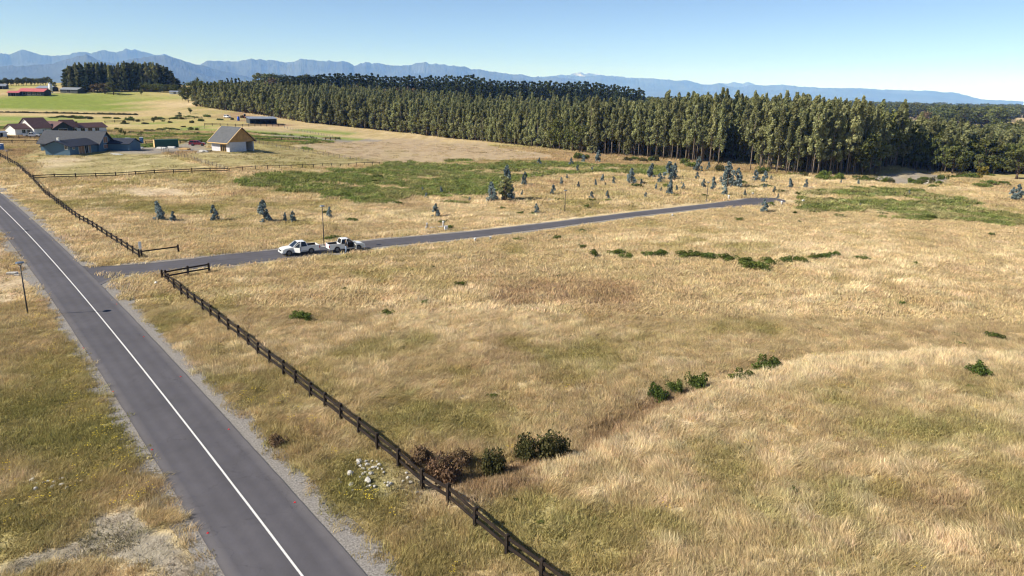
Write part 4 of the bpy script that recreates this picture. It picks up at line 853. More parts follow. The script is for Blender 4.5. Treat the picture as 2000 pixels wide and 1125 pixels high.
# ------------------------------------------------------------------ vehicles
def paint(name, rgb):
    m, n, l, b = new_mat(name); b.inputs['Base Color'].default_value = (*rgb, 1); b.inputs['Roughness'].default_value = .32; b.inputs['Coat Weight'].default_value = .5; b.inputs['Coat Roughness'].default_value = .08
    t = n.new('ShaderNodeTexNoise'); t.inputs['Scale'].default_value = 2.5; mr = n.new('ShaderNodeMapRange'); mr.inputs['To Min'].default_value = .25; mr.inputs['To Max'].default_value = .5; l.new(t.outputs['Fac'], mr.inputs['Value']); l.new(mr.outputs[0], b.inputs['Roughness']); return m
m_white = paint('white_car_paint', (.78, .78, .77)); m_red = paint('red_car_paint', (.28, .012, .03)); m_orange = paint('orange_paint', (.6, .12, .03))
m_glass = mat('tinted_glass', (.012, .016, .022), .06, spec=.6); m_blackp = mat('black_plastic', (.018, .018, .019), .6); m_tyre = mat('tyre_rubber', (.022, .021, .020), .9); m_rim = mat('alloy_rim', (.16, .16, .165), .45, metal=.5); m_redl = mat('red_lens', (.45, .01, .01), .2); m_head = mat('headlight_glass', (.55, .57, .6), .12, spec=.6); m_seat = mat('dark_seat', (.03, .029, .028), .9); m_chrome = mat('chrome', (.6, .6, .6), .2, metal=1.0)
def vehicle(name, label, cat, loc, rz, paintm, kind='pickup', door=None, group=None):
    """x forward, y left; door: +1 left front door open, -1 right front door open"""
    o = thing(name, label, cat, loc, rz, group); bed = kind == 'pickup'; fa, ra, wr = 1.66, -1.45, .385
    def bot(x):
        z = .42
        for c in (fa, ra):
            if abs(x - c) < .47: z = max(z, .40 + math.sqrt(.47 ** 2 - (x - c) ** 2))
        return z
    xs0 = sorted(set([-2.62, -2.58, -.98, -.95, 1.02, 1.18, 2.2, 2.45, 2.58, 2.64] + [c + .47 * math.cos(k * math.pi / 8) for c in (fa, ra) for k in range(9)] + [.02]))
    tp = lambda x: float(np.interp(x, [-2.62, -2.58, -.96, -.95, 1.0, 1.2, 2.2, 2.5, 2.64], ([.90, .95, .95] if bed else [1.05, 1.12, 1.13]) + [1.13, 1.14, 1.13, 1.04, .93, .72]))
    def slab(mb, x0, x1, y0, y1, in0=0, in1=0):
        xs = [x0] + [x for x in xs0 if x0 + 1e-4 < x < x1 - 1e-4] + [x1]
        prof = [(x, bot(x)) for x in xs] + [(x, tp(x)) for x in xs[::-1]]; mb.prism(prof, 'y', y0, y1)
    mb = MB(); s = door or 1
    if door: slab(mb, -2.62, 0, -.56, .56); slab(mb, 1.06, 2.64, -.56, .56)
    else: slab(mb, -2.62, 2.64, -.56, .56)
    for sd in (-1, 1):
        a_, b_ = (.565 * sd, .90 * sd)
        if door == sd: slab(mb, -2.6, .0, *sorted((a_, b_))); slab(mb, 1.06, 2.58, *sorted((a_, b_))); mb.box((.0, min(a_, b_), .40), (1.06, max(a_, b_), .52))
        else: slab(mb, -2.6, 2.58, *sorted((a_, b_)))
    mb.build('body', paintm, o, bevel=.035)
    if door: MB().box((.003, -.56, .43), (1.057, .56, .98)).build('cab_floor', m_seat, o)
    for sd in (-1, 1): MB().box((-.95, .84 * sd - .07, .36), (1.15, .84 * sd + .07, .415)).build('side_step', m_blackp, o); MB().box((-.94, .902 * sd - .006, .52), (-.02, .902 * sd + .006, .56)).build('side_trim', m_blackp, o)
    if bed:
        mb = MB()
        for sd in (-1, 1): mb.box((-2.6, min(.80 * sd, .895 * sd), .952), (-.955, max(.80 * sd, .895 * sd), 1.20))
        mb.box((-1.03, -.80, .952), (-.955, .80, 1.20)); mb.build('bed_wall', paintm, o, bevel=.03)
        MB().box((-2.625, -.80, .62), (-2.565, .80, 1.19)).build('tailgate', paintm, o, bevel=.02); MB().box((-2.56, -.795, .953), (-1.035, .795, .965)).build('bed_liner', m_seat, o); MB().box((-2.56, -.798, .966), (-1.035, -.785, 1.19)).build('liner_side', m_seat, o); MB().box((-2.56, .785, .966), (-1.035, .798, 1.19)).build('liner_side', m_seat, o)
    # greenhouse: roof, pillars, panes
    rb = -.92 if bed else -2.45; rt = -.72 if bed else -2.25
    B = lambda x, sd: Vector((x, .86 * sd, 1.125)); T = lambda x, sd: Vector((x, .66 * sd, 1.76))
    mb = MB(); mb.hexa([(rt - .03, -.68, 1.74), (.36, -.68, 1.74), (.36, .68, 1.74), (rt - .03, .68, 1.74), (rt + .12, -.56, 1.83), (.18, -.56, 1.83), (.18, .56, 1.83), (rt + .12, .56, 1.83)]); mb.build('roof', paintm, o, bevel=.04)
    mb = MB(); 
    for sd in (-1, 1):
        for xb, xt in ((1.16, .34), (.03, -.05), (rb, rt)) + (((-1.0, -.95),) if not bed else ()): mb.tube([B(xb, sd), T(xt, sd)], .055, 6)
    mb.build('pillars', paintm, o)
    def pane(p, nm='window'):
        mb = MB(); c = sum((Vector(q) for q in p), Vector()) / len(p); nrm = (Vector(p[1]) - Vector(p[0])).cross(Vector(p[2]) - Vector(p[0])).normalized() * .012
        k = len(p); mb.add([Vector(q) + nrm for q in p] + [Vector(q) - nrm for q in p], [tuple(range(k)), tuple(range(k, 2 * k))[::-1]] + [(i, (i + 1) % k, k + (i + 1) % k, k + i) for i in range(k)]); mb.build(nm, m_glass, o)
    pane([B(1.13, -1) * 1, B(1.13, 1), T(.33, 1), T(.33, -1)], 'windshield'); pane([B(rb, 1), B(rb, -1), T(rt, -1), T(rt, 1)], 'rear_window')
    for sd in (-1, 1):
        if door != sd: pane([B(.06, sd), B(1.08, sd), T(.30, sd), T(-.03, sd)])
        pane([B(rb + .04, sd) if bed else B(-.97, sd), B(.0, sd), T(-.08, sd), T(rt + .03, sd) if bed else T(-.93, sd)])
        if not bed: pane([B(rb + .05, sd), B(-1.03, sd), T(-.98, sd), T(rt + .04, sd)])
    mb = MB()
    for sd in (-1, 1):
        mb.box((.25, .2 * sd - .22 + .2 * sd, 1.0), (.75, .2 * sd + .22 + .2 * sd, 1.16)); mb.box((.12, .4 * sd - .22, 1.1), (.26, .4 * sd + .22, 1.6))
    mb.build('seat', m_seat, o, bevel=.03)
    if door:
        sd = door
        mb = MB(); mb.box((-1.03, -.04, .46), (0, .04, 1.13)); d = mb.build('front_door', paintm, o, bevel=.02); d.location = (1.06, .93 * sd, 0); d.rotation_euler = (0, 0, -sd * rad(52 if sd > 0 else 84))
        mb = MB(); A0, A1, A2, A3 = Vector((-1.0, 0, 1.12)), Vector((-.02, 0, 1.12)), Vector((-.72, -.16 * sd, 1.70)), Vector((-1.0, -.16 * sd, 1.70))
        for u, v in ((A0, A3), (A3, A2), (A2, A1)): mb.tube([u, v], .03, 6)
        mb.build('window_frame', paintm, d); mb = MB(); e = Vector((0, .006, 0)); mb.add([A0 + e, A1 + e, A2 + e, A3 + e, A0 - e, A1 - e, A2 - e, A3 - e], [(0, 1, 2, 3), (7, 6, 5, 4), (0, 4, 5, 1), (1, 5, 6, 2), (2, 6, 7, 3), (3, 7, 4, 0)]); mb.build('window', m_glass, d)
        MB().box((-.95, -.055 * sd - .01, .55), (-.1, -.045 * sd + .01, 1.02)).build('door_trim', m_seat, d)
    for x in (fa, ra):
        for sd in (-1, 1):
            mb = MB(); n_ = 20; prof = [(.27, .0), (.36, .0), (.385, .03), (.385, .20), (.36, .23), (.27, .23)]
            V = [(r_ * math.cos(k * 2 * math.pi / n_), w_ - .115, r_ * math.sin(k * 2 * math.pi / n_)) for k in range(n_) for r_, w_ in prof]; F = [(k * 6 + j, ((k + 1) % n_) * 6 + j, ((k + 1) % n_) * 6 + (j + 1) % 6, k * 6 + (j + 1) % 6) for k in range(n_) for j in range(6)]
            mb.add(V, F); w = mb.build('wheel', m_tyre, o, smooth=True); w.location = (x, .77 * sd, .385)
            mb = MB()
            for k in range(6): a_ = k * math.pi / 3; mb.box((-.035, .085 * sd - .012, 0), (.035, .085 * sd + .012, .255)); mb.v[-8:] = [(vx * math.cos(a_) + vz * math.sin(a_), vy, -vx * math.sin(a_) + vz * math.cos(a_)) for vx, vy, vz in mb.v[-8:]]
            mb.tube([(0, .06 * sd, 0), (0, .105 * sd, 0)], [.27, .075], 12); mb.tube([(0, -.08 * sd, 0), (0, .07 * sd, 0)], .268, 14); mb.build('rim', m_rim, w)
    MB().box((2.56, -.84, .42), (2.70, .84, .62)).build('front_bumper', paintm, o, bevel=.04); MB().box((2.635, -.42, .64), (2.665, .42, .86)).build('grille', m_blackp, o); MB().box((-2.76, -.84, .44), (-2.62, .84, .60)).build('rear_bumper', m_chrome if bed else m_blackp, o, bevel=.03)
    for sd in (-1, 1):
        MB().box((2.40, .66 * sd - .17, .74), (2.60, .66 * sd + .17, .90)).build('headlight', m_head, o, bevel=.03); MB().box((-2.645, .85 * sd - .06, .72), (-2.55, .85 * sd + .06, 1.08)).build('tail_light', m_redl, o, bevel=.01)
        mb = MB(); mb.box((.92, .96 * sd - .09, 1.12), (1.02, .96 * sd + .09, 1.30)); 
        if door != sd: mb.build('mirror', paintm, o, bevel=.02)
        MB().box((fa - .52, .895 * sd - .02, .55), (fa - .46, .895 * sd + .02, .80)).build('mudflap', m_blackp, o)
    MB().box((-2.632, -.24, .80), (-2.627, .24, .92)).build('number_plate', m_lens, o)
    return o
def wheels_pose(front, rear, left_side_near):
    a_, b_ = at(*front), at(*rear); d = (a_ - b_); d.z = 0; d.normalize(); mid = (a_ + b_) / 2; away = Vector((-d.y, d.x, 0)); away = away if away.y > 0 else -away
    c = mid + away * .80; return (c.x - .1 * d.x, c.y - .1 * d.y, float(height(c.x, c.y)) + .052), math.atan2(d.y, d.x)
pos, rz = wheels_pose((566, 500.5), (608, 496), True); vehicle('pickup_truck', 'white pickup facing left with its front door open on the side road', 'pickup', pos, rz, m_white, 'pickup', 1)
pos2, rz2 = wheels_pose((701.5, 489.5), (658, 493.5), False); vehicle('pickup_truck', 'white pickup facing right with a person at its open door', 'pickup', pos2, rz2, m_white, 'pickup', -1)
def park(name, px, py, heading, label, cat, m, kind, sc=1.): p = at(px, py); o = vehicle(name, label, cat, p, heading, m, kind); o.scale = (sc,) * 3; return o
park('pickup_truck', 63, 269, rad(20), 'white pickup parked before the white house', 'pickup', m_white, 'pickup'); park('parked_car', 386, 285, rad(10), 'dark red car parked beside the timber house', 'car', m_red, 'suv'); park('parked_car', 254, 279, rad(-30), 'white car half hidden beside the blue house', 'car', m_white, 'suv', .9); park('parked_car', 444, 230, rad(-40), 'white car parked left of the blue water tank', 'car', m_white, 'suv')

# ------------------------------------------------------------------ people
m_skin = mat('skin', (.45, .28, .20), .6); m_jeans = mat('light_jeans', (.28, .36, .50), .85, .15, 20); m_black = mat('black_top', (.02, .018, .02), .85); m_grey = mat('grey_sleeve', (.34, .31, .30), .85); m_shoe = mat('dark_shoes', (.03, .03, .03), .7); m_hair = mat('light_brown_hair', (.26, .16, .08), .6)
def person(label, loc, rz, joints, cloth):
    o = thing('person', label, 'person', loc, rz); V = []; E = []; Rr = []
    def chain(pts, parent=None):
        prev = parent
        for (p, r_) in pts:
            V.append(p); Rr.append(r_); i = len(V) - 1
            if prev is not None: E.append((prev, i))
            prev = i
        return prev
    J = joints; pel = chain([(J['pelvis'], .145)]); ch = chain([(J['waist'], .125), (J['chest'], .155), (J['neck0'], .07), (J['neck'], .055), (J['head0'], .075), (J['head'], .098), (J['crown'], .075)], pel); chest = pel + 2
    for s in ('l', 'r'):
        k = chain([(J['hip' + s], .10), (J['knee' + s], .065), (J['ank' + s], .042), (J['toe' + s], .038)], pel)
        h = chain([(J['sho' + s], .062), (J['elb' + s], .043), (J['wri' + s], .030), (J['hand' + s], .034)], chest)
        w = Vector(J['wri' + s]); hd = Vector(J['hand' + s]); d = (hd - w).normalized(); sd = d.cross(Vector((1, 0, .3))).normalized(); up = d.cross(sd)
        for q, (off, L) in enumerate(((-.030, .062), (-.010, .075), (.010, .070), (.030, .055))): chain([(hd + sd * off + d * .02, .009), (hd + sd * off + d * (.02 + L * .6) + up * .006, .008), (hd + sd * off * 1.05 + d * (.02 + L) + up * .022, .007)], h)
        chain([(w.lerp(hd, .55) + sd * .035, .010), (w.lerp(hd, .9) + sd * .055 + up * .015, .009)], h)
    me = bpy.data.meshes.new('body'); me.from_pydata([tuple(v) for v in V], E, []); me.validate(); b_ = link('body', me, o)
    b_.modifiers.new('skin', 'SKIN'); 
    for i, sv in enumerate(me.skin_vertices[0].data): sv.radius = (Rr[i], Rr[i]); sv.use_root = i == 0
    ss = b_.modifiers.new('sub', 'SUBSURF'); ss.levels = ss.render_levels = 2
    dg = bpy.context.evaluated_depsgraph_get(); ev = b_.evaluated_get(dg); m2 = bpy.data.meshes.new_from_object(ev); b_.modifiers.clear(); b_.data = m2; m2.name = 'body'
    m2.materials.clear()
    for m in (m_skin, cloth[0], cloth[1], m_shoe): m2.materials.append(m)
    hz_, nz = Vector(J['pelvis']).z, Vector(J['neck0']).z; el = [Vector(J['elbl']), Vector(J['elbr'])]; an = [Vector(J['ankl']), Vector(J['ankr'])]; wr = [Vector(J['wril']), Vector(J['wrir'])]; legs = [(Vector(J['hip' + s]), Vector(J['knee' + s]), Vector(J['ank' + s])) for s in 'lr']
    def sdist(p, a, b): t = max(0, min(1, (p - a).dot(b - a) / (b - a).length_squared)); return (p - a - (b - a) * t).length
    for f in m2.polygons:
        c = f.center; f.use_smooth = True; mi = 1
        dl = min(min(sdist(c, a, b), sdist(c, b, k)) for a, b, k in legs); da = min(sdist(c, Vector(J['elb' + s]), Vector(J['wri' + s])) for s in 'lr'); dh = min((c - Vector(J['hand' + s])).length for s in 'lr')
        if dl < .115 and c.z < hz_ + .04: mi = 2
        if (c - Vector(J['pelvis'])).length < .17 and c.z < hz_ + .05: mi = 2
        if min((c - a).length for a in an) < .13 and c.z < min(a.z for a in an) + .06 or min((c - Vector(J['toe' + s])).length for s in 'lr') < .09: mi = 3
        if c.z > nz + .03 and (c - Vector(J['head'])).length < .3 or da < .05 or dh < .13: mi = 0
        f.material_index = mi
    # face and hair
    hd = Vector(J['head']); fw = (Vector(J['face']) - hd).normalized(); sdv = fw.cross(Vector((0, 0, 1))).normalized()
    mb = MB(); mb.tube([hd + fw * .09 + Vector((0, 0, .025)), hd + fw * .125 - Vector((0, 0, .02))], [.010, .018], 6); mb.build('nose', m_skin, o)
    for s in (-1, 1): mb = MB(); q = hd + fw * .088 + sdv * .035 * s + Vector((0, 0, .02)); mb.tube([q, q + fw * .012], [.013, .006], 8); mb.build('eye', m_shoe, o); mb = MB(); q = hd + sdv * .095 * s; mb.tube([q - Vector((0, 0, .03)), q + Vector((0, 0, .03))], [.012, .020], 6); mb.build('ear', m_skin, o)
    mb = MB(); q = hd + fw * .09 - Vector((0, 0, .045)); mb.tube([q - sdv * .025, q + sdv * .025], .006, 6); mb.build('mouth', m_redl, o)
    bm = bmesh.new(); bmesh.ops.create_icosphere(bm, subdivisions=3, radius=.122)
    for v in bm.verts:
        v.co.z *= 1.05; v.co *= 1 + .05 * math.sin(v.co.x * 90) * math.sin(v.co.y * 80)
    bmesh.ops.delete(bm, geom=[v for v in bm.verts if v.co.dot(fw) > .035 and v.co.z < .06 or v.co.z < -.10], context='VERTS'); hm = bpy.data.meshes.new('hair'); bm.to_mesh(hm); bm.free(); hm.materials.append(m_hair); h_ = link('hair', hm, o, hd - fw * .012 + Vector((0, 0, .022)))
    return o
def V3(*a): return Vector(a)
walk = dict(pelvis=V3(0, 0, .95), waist=V3(.01, 0, 1.10), chest=V3(.02, 0, 1.32), neck0=V3(.02, 0, 1.47), neck=V3(.03, 0, 1.53), head0=V3(.05, 0, 1.58), head=V3(.06, 0, 1.65), crown=V3(.055, 0, 1.72), face=V3(.3, 0, 1.63), hipl=V3(0, .09, .88), kneel=V3(.10, .10, .48), ankl=V3(.02, .11, .09), toel=V3(.17, .12, .04), hipr=V3(0, -.09, .88), kneer=V3(-.02, -.10, .48), ankr=V3(-.18, -.11, .10), toer=V3(-.04, -.12, .04),
            shol=V3(.02, .19, 1.40), elbl=V3(.06, .25, 1.13), wril=V3(.26, .20, 1.02), handl=V3(.33, .18, 1.02), shor=V3(.02, -.19, 1.40), elbr=V3(-.03, -.25, 1.12), wrir=V3(.14, -.22, .95), handr=V3(.20, -.21, .92))
pp = at(676, 494.5); person('person in black top and light blue jeans standing at the pickup door', (pp.x, pp.y, float(height(pp.x, pp.y)) + .05), rad(50), walk, (m_black, m_jeans))
sit = dict(pelvis=V3(0, 0, .12), waist=V3(-.04, 0, .28), chest=V3(-.07, 0, .48), neck0=V3(-.06, 0, .60), neck=V3(-.05, 0, .64), head0=V3(-.03, 0, .68), head=V3(-.02, 0, .74), crown=V3(-.02, 0, .79), face=V3(.2, 0, .73), hipl=V3(.06, .10, .10), kneel=V3(.45, .14, .13), ankl=V3(.50, .14, -.24), toel=V3(.62, .14, -.27), hipr=V3(.06, -.10, .10), kneer=V3(.45, -.14, .13), ankr=V3(.50, -.14, -.24), toer=V3(.62, -.14, -.27),
           shol=V3(-.06, .19, .52), elbl=V3(.04, .24, .28), wril=V3(.28, .18, .26), handl=V3(.35, .16, .27), shor=V3(-.06, -.19, .52), elbr=V3(.04, -.24, .28), wrir=V3(.28, -.18, .26), handr=V3(.35, -.16, .27))
_c, _s = math.cos(rz2), math.sin(rz2); _lx, _ly = .42, -.40; person('person seated inside the right hand pickup seen through the open door', (pos2[0] + _c * _lx - _s * _ly, pos2[1] + _s * _lx + _c * _ly, pos2[2] + 1.06), rz2, sit, (m_grey, m_seat))

# ------------------------------------------------------------------ houses
m_slate = mat('grey_shingles', (.062, .067, .08), .8, .22, 2.2, .2, bump=.4, bscale=6, stretch=(1, 1, 4)); m_slate2 = mat('dark_shingles', (.03, .036, .055), .8, .2, 2.2, .2, bump=.4, bscale=6); m_brownroof = mat('brown_roof', (.115, .065, .062), .75, .18, 1.5, .25, bump=.3, bscale=5); m_felt = mat('roofing_felt', (.10, .105, .115), .85, .15, 1.2, .15)
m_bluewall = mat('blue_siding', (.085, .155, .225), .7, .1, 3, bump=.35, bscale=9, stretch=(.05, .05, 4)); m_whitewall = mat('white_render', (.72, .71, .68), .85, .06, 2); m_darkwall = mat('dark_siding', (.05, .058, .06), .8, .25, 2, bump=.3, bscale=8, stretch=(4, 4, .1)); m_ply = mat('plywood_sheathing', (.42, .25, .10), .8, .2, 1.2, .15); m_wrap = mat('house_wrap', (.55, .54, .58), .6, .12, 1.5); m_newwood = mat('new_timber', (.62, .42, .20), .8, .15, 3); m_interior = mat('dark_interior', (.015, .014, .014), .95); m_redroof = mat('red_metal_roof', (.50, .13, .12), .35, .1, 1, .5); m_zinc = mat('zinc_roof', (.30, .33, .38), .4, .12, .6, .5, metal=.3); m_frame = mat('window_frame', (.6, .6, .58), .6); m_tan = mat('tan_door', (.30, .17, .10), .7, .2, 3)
def gable(o, x0, x1, y0, y1, wh, rh, ax, wallm, roofm, over=.45, th=.16, z0=-.4, gableover=None):
    """walls with gable ends and a two-slope roof; ax = ridge direction"""
    mb = MB()
    if ax == 'x': prof = [(y0, z0), (y1, z0), (y1, wh), ((y0 + y1) / 2, rh), (y0, wh)]; mb.prism(prof, 'x', x0, x1)
    else: prof = [(x0, z0), (x1, z0), (x1, wh), ((x0 + x1) / 2, rh), (x0, wh)]; mb.prism(prof, 'y', y0, y1)
    w = mb.build('wall', wallm, o); mb = MB(); a0, a1 = (y0, y1) if ax == 'x' else (x0, x1); mid = (a0 + a1) / 2; sl = (rh - wh) / (mid - a0); g = over if gableover is None else gableover
    e0, e1 = a0 - over, a1 + over; ze = wh - over * sl; u = .02
    P = [(e0, ze + u), (mid, rh + u), (e1, ze + u), (e1, ze + u + th), (mid, rh + u + th), (e0, ze + u + th)]
    b0, b1 = ((x0, x1) if ax == 'x' else (y0, y1)); mb.prism([P[0], P[1], P[4], P[5]], ax, b0 - g, b1 + g); mb.prism([P[1], P[2], P[3], P[4]], ax, b0 - g, b1 + g)
    return w, mb.build('roof', roofm, o)
def opening(o, c, axis_, w, h, m=None, name='window', d=.05, fr=True):
    """window or door set on a wall: axis_ is the wall's normal, c the centre of its foot"""
    x, y, z = c; sx_, sy_ = (d, w / 2) if axis_[0] == 'x' else (w / 2, d); s = 1 if axis_[1] == '+' else -1
    mb = MB(); mb.box((x - sx_, y - sy_, z), (x + sx_, y + sy_, z + h)); q = mb.build(name, m or m_glass, o)
    if fr:
        mb = MB(); t = .08; k = (d + .02)
        for (lo, hi, zz0, zz1) in ((-w / 2 - t, -w / 2, -t, h + t), (w / 2, w / 2 + t, -t, h + t), (-w / 2, w / 2, h, h + t), (-w / 2, w / 2, -t, 0), (-.025, .025, 0, h)):
            if axis_[0] == 'x': mb.box((x - k, y + lo, z + zz0), (x + k, y + hi, z + zz1))
            else: mb.box((x + lo, y - k, z + zz0), (x + hi, y + k, z + zz1))
        mb.build('frame', m_frame, q)
    return q
def house(name, label, p0, p1, cat='house'):
    """origin at p0, local x towards p1 (two pixels on the ground)"""
    a_, b_ = at(*p0), at(*p1); return thing(name, label, cat, a_, math.atan2(b_.y - a_.y, b_.x - a_.x)), mpp(a_), (b_ - a_).length
# blue house: local x = B (right, nearer), local y = A (right, away); foot of the wing's near right corner
C0 = at(137.6, 304.5); vA = Vector((C0.x, C0.y, 0)).normalized(); lat = Vector((vA.y, -vA.x, 0)); Adir = (lat * 10 + vA * 15).normalized(); Bdir = Vector((Adir.y, -Adir.x, 0)); k = mpp(C0)
bh = thing('blue_house', 'dark blue house with grey shingle roofs and wood window panels', 'house', (C0.x, C0.y, C0.z), math.atan2(Bdir.y, Bdir.x)); latA, latB = .555, .832
Ww = 41 * k / latB; Lw = 49 * k / latA; hw = 17.5 * k; Wm = 2 * 14 * k / latA; Lm = 100 * k / latB
gable(bh, -Ww, 0, 0, Lw, hw, hw + 9 * k, 'y', m_bluewall, m_slate2, .9); gable(bh, -Lm, .6, Lw, Lw + Wm, hw, 39 * k, 'x', m_bluewall, m_slate, .7); gable(bh, .61, 7.2, Lw + Wm * .62, Lw + Wm * 1.5, hw * .9, hw * .9 + 9 * k, 'x', m_bluewall, m_slate2, .5)
for y_, w_, z_, h_, m_, nm in ((1.8, .8, 1.5, 1.0, None, 'window'), (Lw * .42, 2.6, 0.0, 2.4, m_tan, 'door'), (Lw * .60, 1.4, .1, 2.2, None, 'window'), (Lw * .72, .9, .1, 2.2, m_tan, 'door')): opening(bh, (0.0, y_, z_), 'x+', w_, h_, m_, nm)
opening(bh, (.6, Lw + Wm * .5, .9), 'x+', 2.4, 1.0, m_tan); opening(bh, (.6, Lw + Wm * .5, 2.5), 'x+', 2.0, 1.7, m_tan); opening(bh, (-.9, 0, 1.6), 'y-', .8, 1.1)
MB().box((-Ww / 2 - .3, .6, hw + 8 * k - .4), (-Ww / 2 + .3, 1.2, hw + 9 * k + .9)).build('chimney', m_whitewall, bh)
# timber house under construction
C1 = at(449, 297.2); vA = Vector((C1.x, C1.y, 0)).normalized(); lat = Vector((vA.y, -vA.x, 0)); Gd = (lat * 10 + vA * 7.2).normalized(); k = mpp(C1); th_ = thing('timber_house', 'unfinished timber framed house with steep grey felt roof', 'house', (C1.x, C1.y, C1.z), math.atan2(Gd.y, Gd.x))
wg = 46 * k / .811; dg_ = 33 * k / .584; wh = 22.5 * k; rh = 46.5 * k
mb = MB(); mb.box((0, 0, -.4), (wg * .68, .16, 19 * k)); mb.box((wg * .96, 0, -.4), (wg, .16, 19 * k)); mb.box((wg - .16, .16, -.4), (wg, dg_, 19 * k)); mb.box((0, dg_ - .16, -.4), (wg - .16, dg_, 19 * k)); mb.box((0, .16, -.4), (.16, .16 + dg_ * .16, 19 * k)); mb.box((0, dg_ * .52, -.4), (.16, dg_ - .16, 19 * k)); mb.build('wall', m_wrap, th_)
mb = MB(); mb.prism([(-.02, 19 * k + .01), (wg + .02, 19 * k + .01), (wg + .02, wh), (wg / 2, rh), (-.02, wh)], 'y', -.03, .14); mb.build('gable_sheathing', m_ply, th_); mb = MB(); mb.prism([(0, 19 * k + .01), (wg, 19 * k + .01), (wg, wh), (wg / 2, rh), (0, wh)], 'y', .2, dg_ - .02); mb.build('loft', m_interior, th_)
MB().box((.4, .5, -.1), (wg - .3, dg_ - .4, .02)).build('floor_slab', m_conc, th_); MB().box((.03, dg_ * .22, 13 * k), (.13, dg_ * .5, 19 * k)).build('lintel', m_newwood, th_)
for y_ in np.linspace(dg_ * .2, dg_ * .5, 4): MB().box((.02, y_ - .06, 0), (.14, y_ + .06, 19 * k)).build('stud', m_newwood, th_)
sl = (rh - wh) / (wg / 2); ov = 1.1; mb = MB(); P = [(-ov, wh - ov * sl + .03), (wg / 2, rh + .03), (wg / 2, rh + .21), (-ov, wh - ov * sl + .21)]; mb.prism(P, 'y', -.6, dg_ + .6); Q = [(wg / 2, rh + .03), (wg + .7, wh - .7 * sl + .03), (wg + .7, wh - .7 * sl + .21), (wg / 2, rh + .21)]; mb.prism(Q, 'y', -.6, dg_ + .6); rf = mb.build('roof', m_felt, th_)
for a_, b_ in (((-ov, wh - ov * sl), (wg / 2, rh)), ((wg / 2, rh), (wg + .7, wh - .7 * sl))):
    for y_ in (-.64, dg_ + .64): mb = MB(); mb.tube([(a_[0], y_, a_[1] + .1), (b_[0], y_, b_[1] + .1)], .13, 4); mb.build('bargeboard', m_newwood if a_[0] < 0 else m_tan, rf)
MB().box((-ov - .06, -.6, wh - ov * sl - .08), (-ov + .06, dg_ + .6, wh - ov * sl + .16)).build('fascia', m_newwood, rf)
# white house with brown roofs
C2 = at(31, 266); vA = Vector((C2.x, C2.y, 0)).normalized(); lat = Vector((vA.y, -vA.x, 0)); Xd = (lat * 32 + vA * 18).normalized(); k = mpp(C2); wh_ = thing('white_house', 'long white house with several brown gabled roofs', 'house', (C2.x, C2.y, C2.z), math.atan2(Xd.y, Xd.x)); q = lambda px: (px - 31) * k / .872
G = lambda a, b, y0, y1, w, r, ax, wm=m_whitewall, rm=m_brownroof: gable(wh_, q(a), q(b), y0, y1, w * k, r * k, ax, wm, rm, .5)
G(31, 57, 0, 6.2, 14, 22, 'x'); G(57.2, 88, -2.0, 8.5, 15, 33, 'x'); G(88.5, 124, -2.6, 7, 13, 25, 'y', m_darkwall); G(124.2, 146, 1.5, 8.5, 14, 27, 'x'); G(146.2, 203, 2.0, 8.0, 12, 20, 'x'); G(76, 98, 5.0, 10.5, 18, 31, 'y')
opening(wh_, (q(45), 0, 1.0), 'y-', 1.2, 1.2); opening(wh_, (q(53), 0, .05), 'y-', .9, 2.1, m_glass, 'door'); opening(wh_, (q(75), -2.0, .9), 'y-', 1.3, 1.2); opening(wh_, (q(106), -2.6, .3), 'y-', 3.5, 2.0)
for x_ in (131, 139, 156, 170, 184): opening(wh_, (q(x_), 1.5 if x_ < 146 else 2.0, .8), 'y-', 1.7, 1.2)
# dark barn, red roofed farm and its sheds, small white shed
def monobarn(name, label, p0, p1, depth, h0, h1, wallm, roofm, cat='barn', open_front=True):
    o, k, L = house(name, label, p0, p1, cat); mb = MB()
    mb.box((0, depth - .15, -.4), (L, depth, h1)); mb.prism([(0, -.4), (depth - .15, -.4), (depth - .15, h1), (0, h0)], 'x', 0, .15); mb.prism([(0, -.4), (depth - .15, -.4), (depth - .15, h1), (0, h0)], 'x', L - .15, L); mb.box((.15, 0, h0 - .7), (L - .15, .15, h0)); mb.build('wall', wallm, o)
    for t in np.linspace(0.02, .98, 6): MB().box((t * L - .1, .0, -.3), (t * L + .1, .2, h0 - .7)).build('post', wallm, o)
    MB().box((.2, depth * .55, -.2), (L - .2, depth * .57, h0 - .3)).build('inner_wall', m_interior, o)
    mb = MB(); mb.hexa([(-.5, -.6, h0 + .02), (L + .5, -.6, h0 + .02), (L + .5, depth + .4, h1 + .05), (-.5, depth + .4, h1 + .05), (-.5, -.6, h0 + .12), (L + .5, -.6, h0 + .12), (L + .5, depth + .4, h1 + .15), (-.5, depth + .4, h1 + .15)]); mb.build('roof', roofm, o)
    for t in np.linspace(0.1, .9, 5): mb = MB(); mb.hexa([(t * L - .04, -.6, h0 + .125), (t * L + .04, -.6, h0 + .125), (t * L + .04, depth + .4, h1 + .155), (t * L - .04, depth + .4, h1 + .155), (t * L - .04, -.6, h0 + .17), (t * L + .04, -.6, h0 + .17), (t * L + .04, depth + .4, h1 + .2), (t * L - .04, depth + .4, h1 + .2)]); mb.build('roof_seam', roofm, o)
    return o
p = at(488, 241.5); k = mpp(p); monobarn('open_barn', 'dark open barn with pale sheet roof before the plantation', (488, 241.5), (541, 243), 8, 9.5 * k, 12.5 * k, m_darkwall, m_zinc)
p = at(38, 187); k = mpp(p); o, k2, L = house('farm_building', 'long farm building with a bright red metal roof on the left hill', (38, 187), (86, 188), 'barn'); gable(o, 0, L, 0, 9, 9 * k, 14 * k, 'x', m_darkwall, m_redroof, .8)
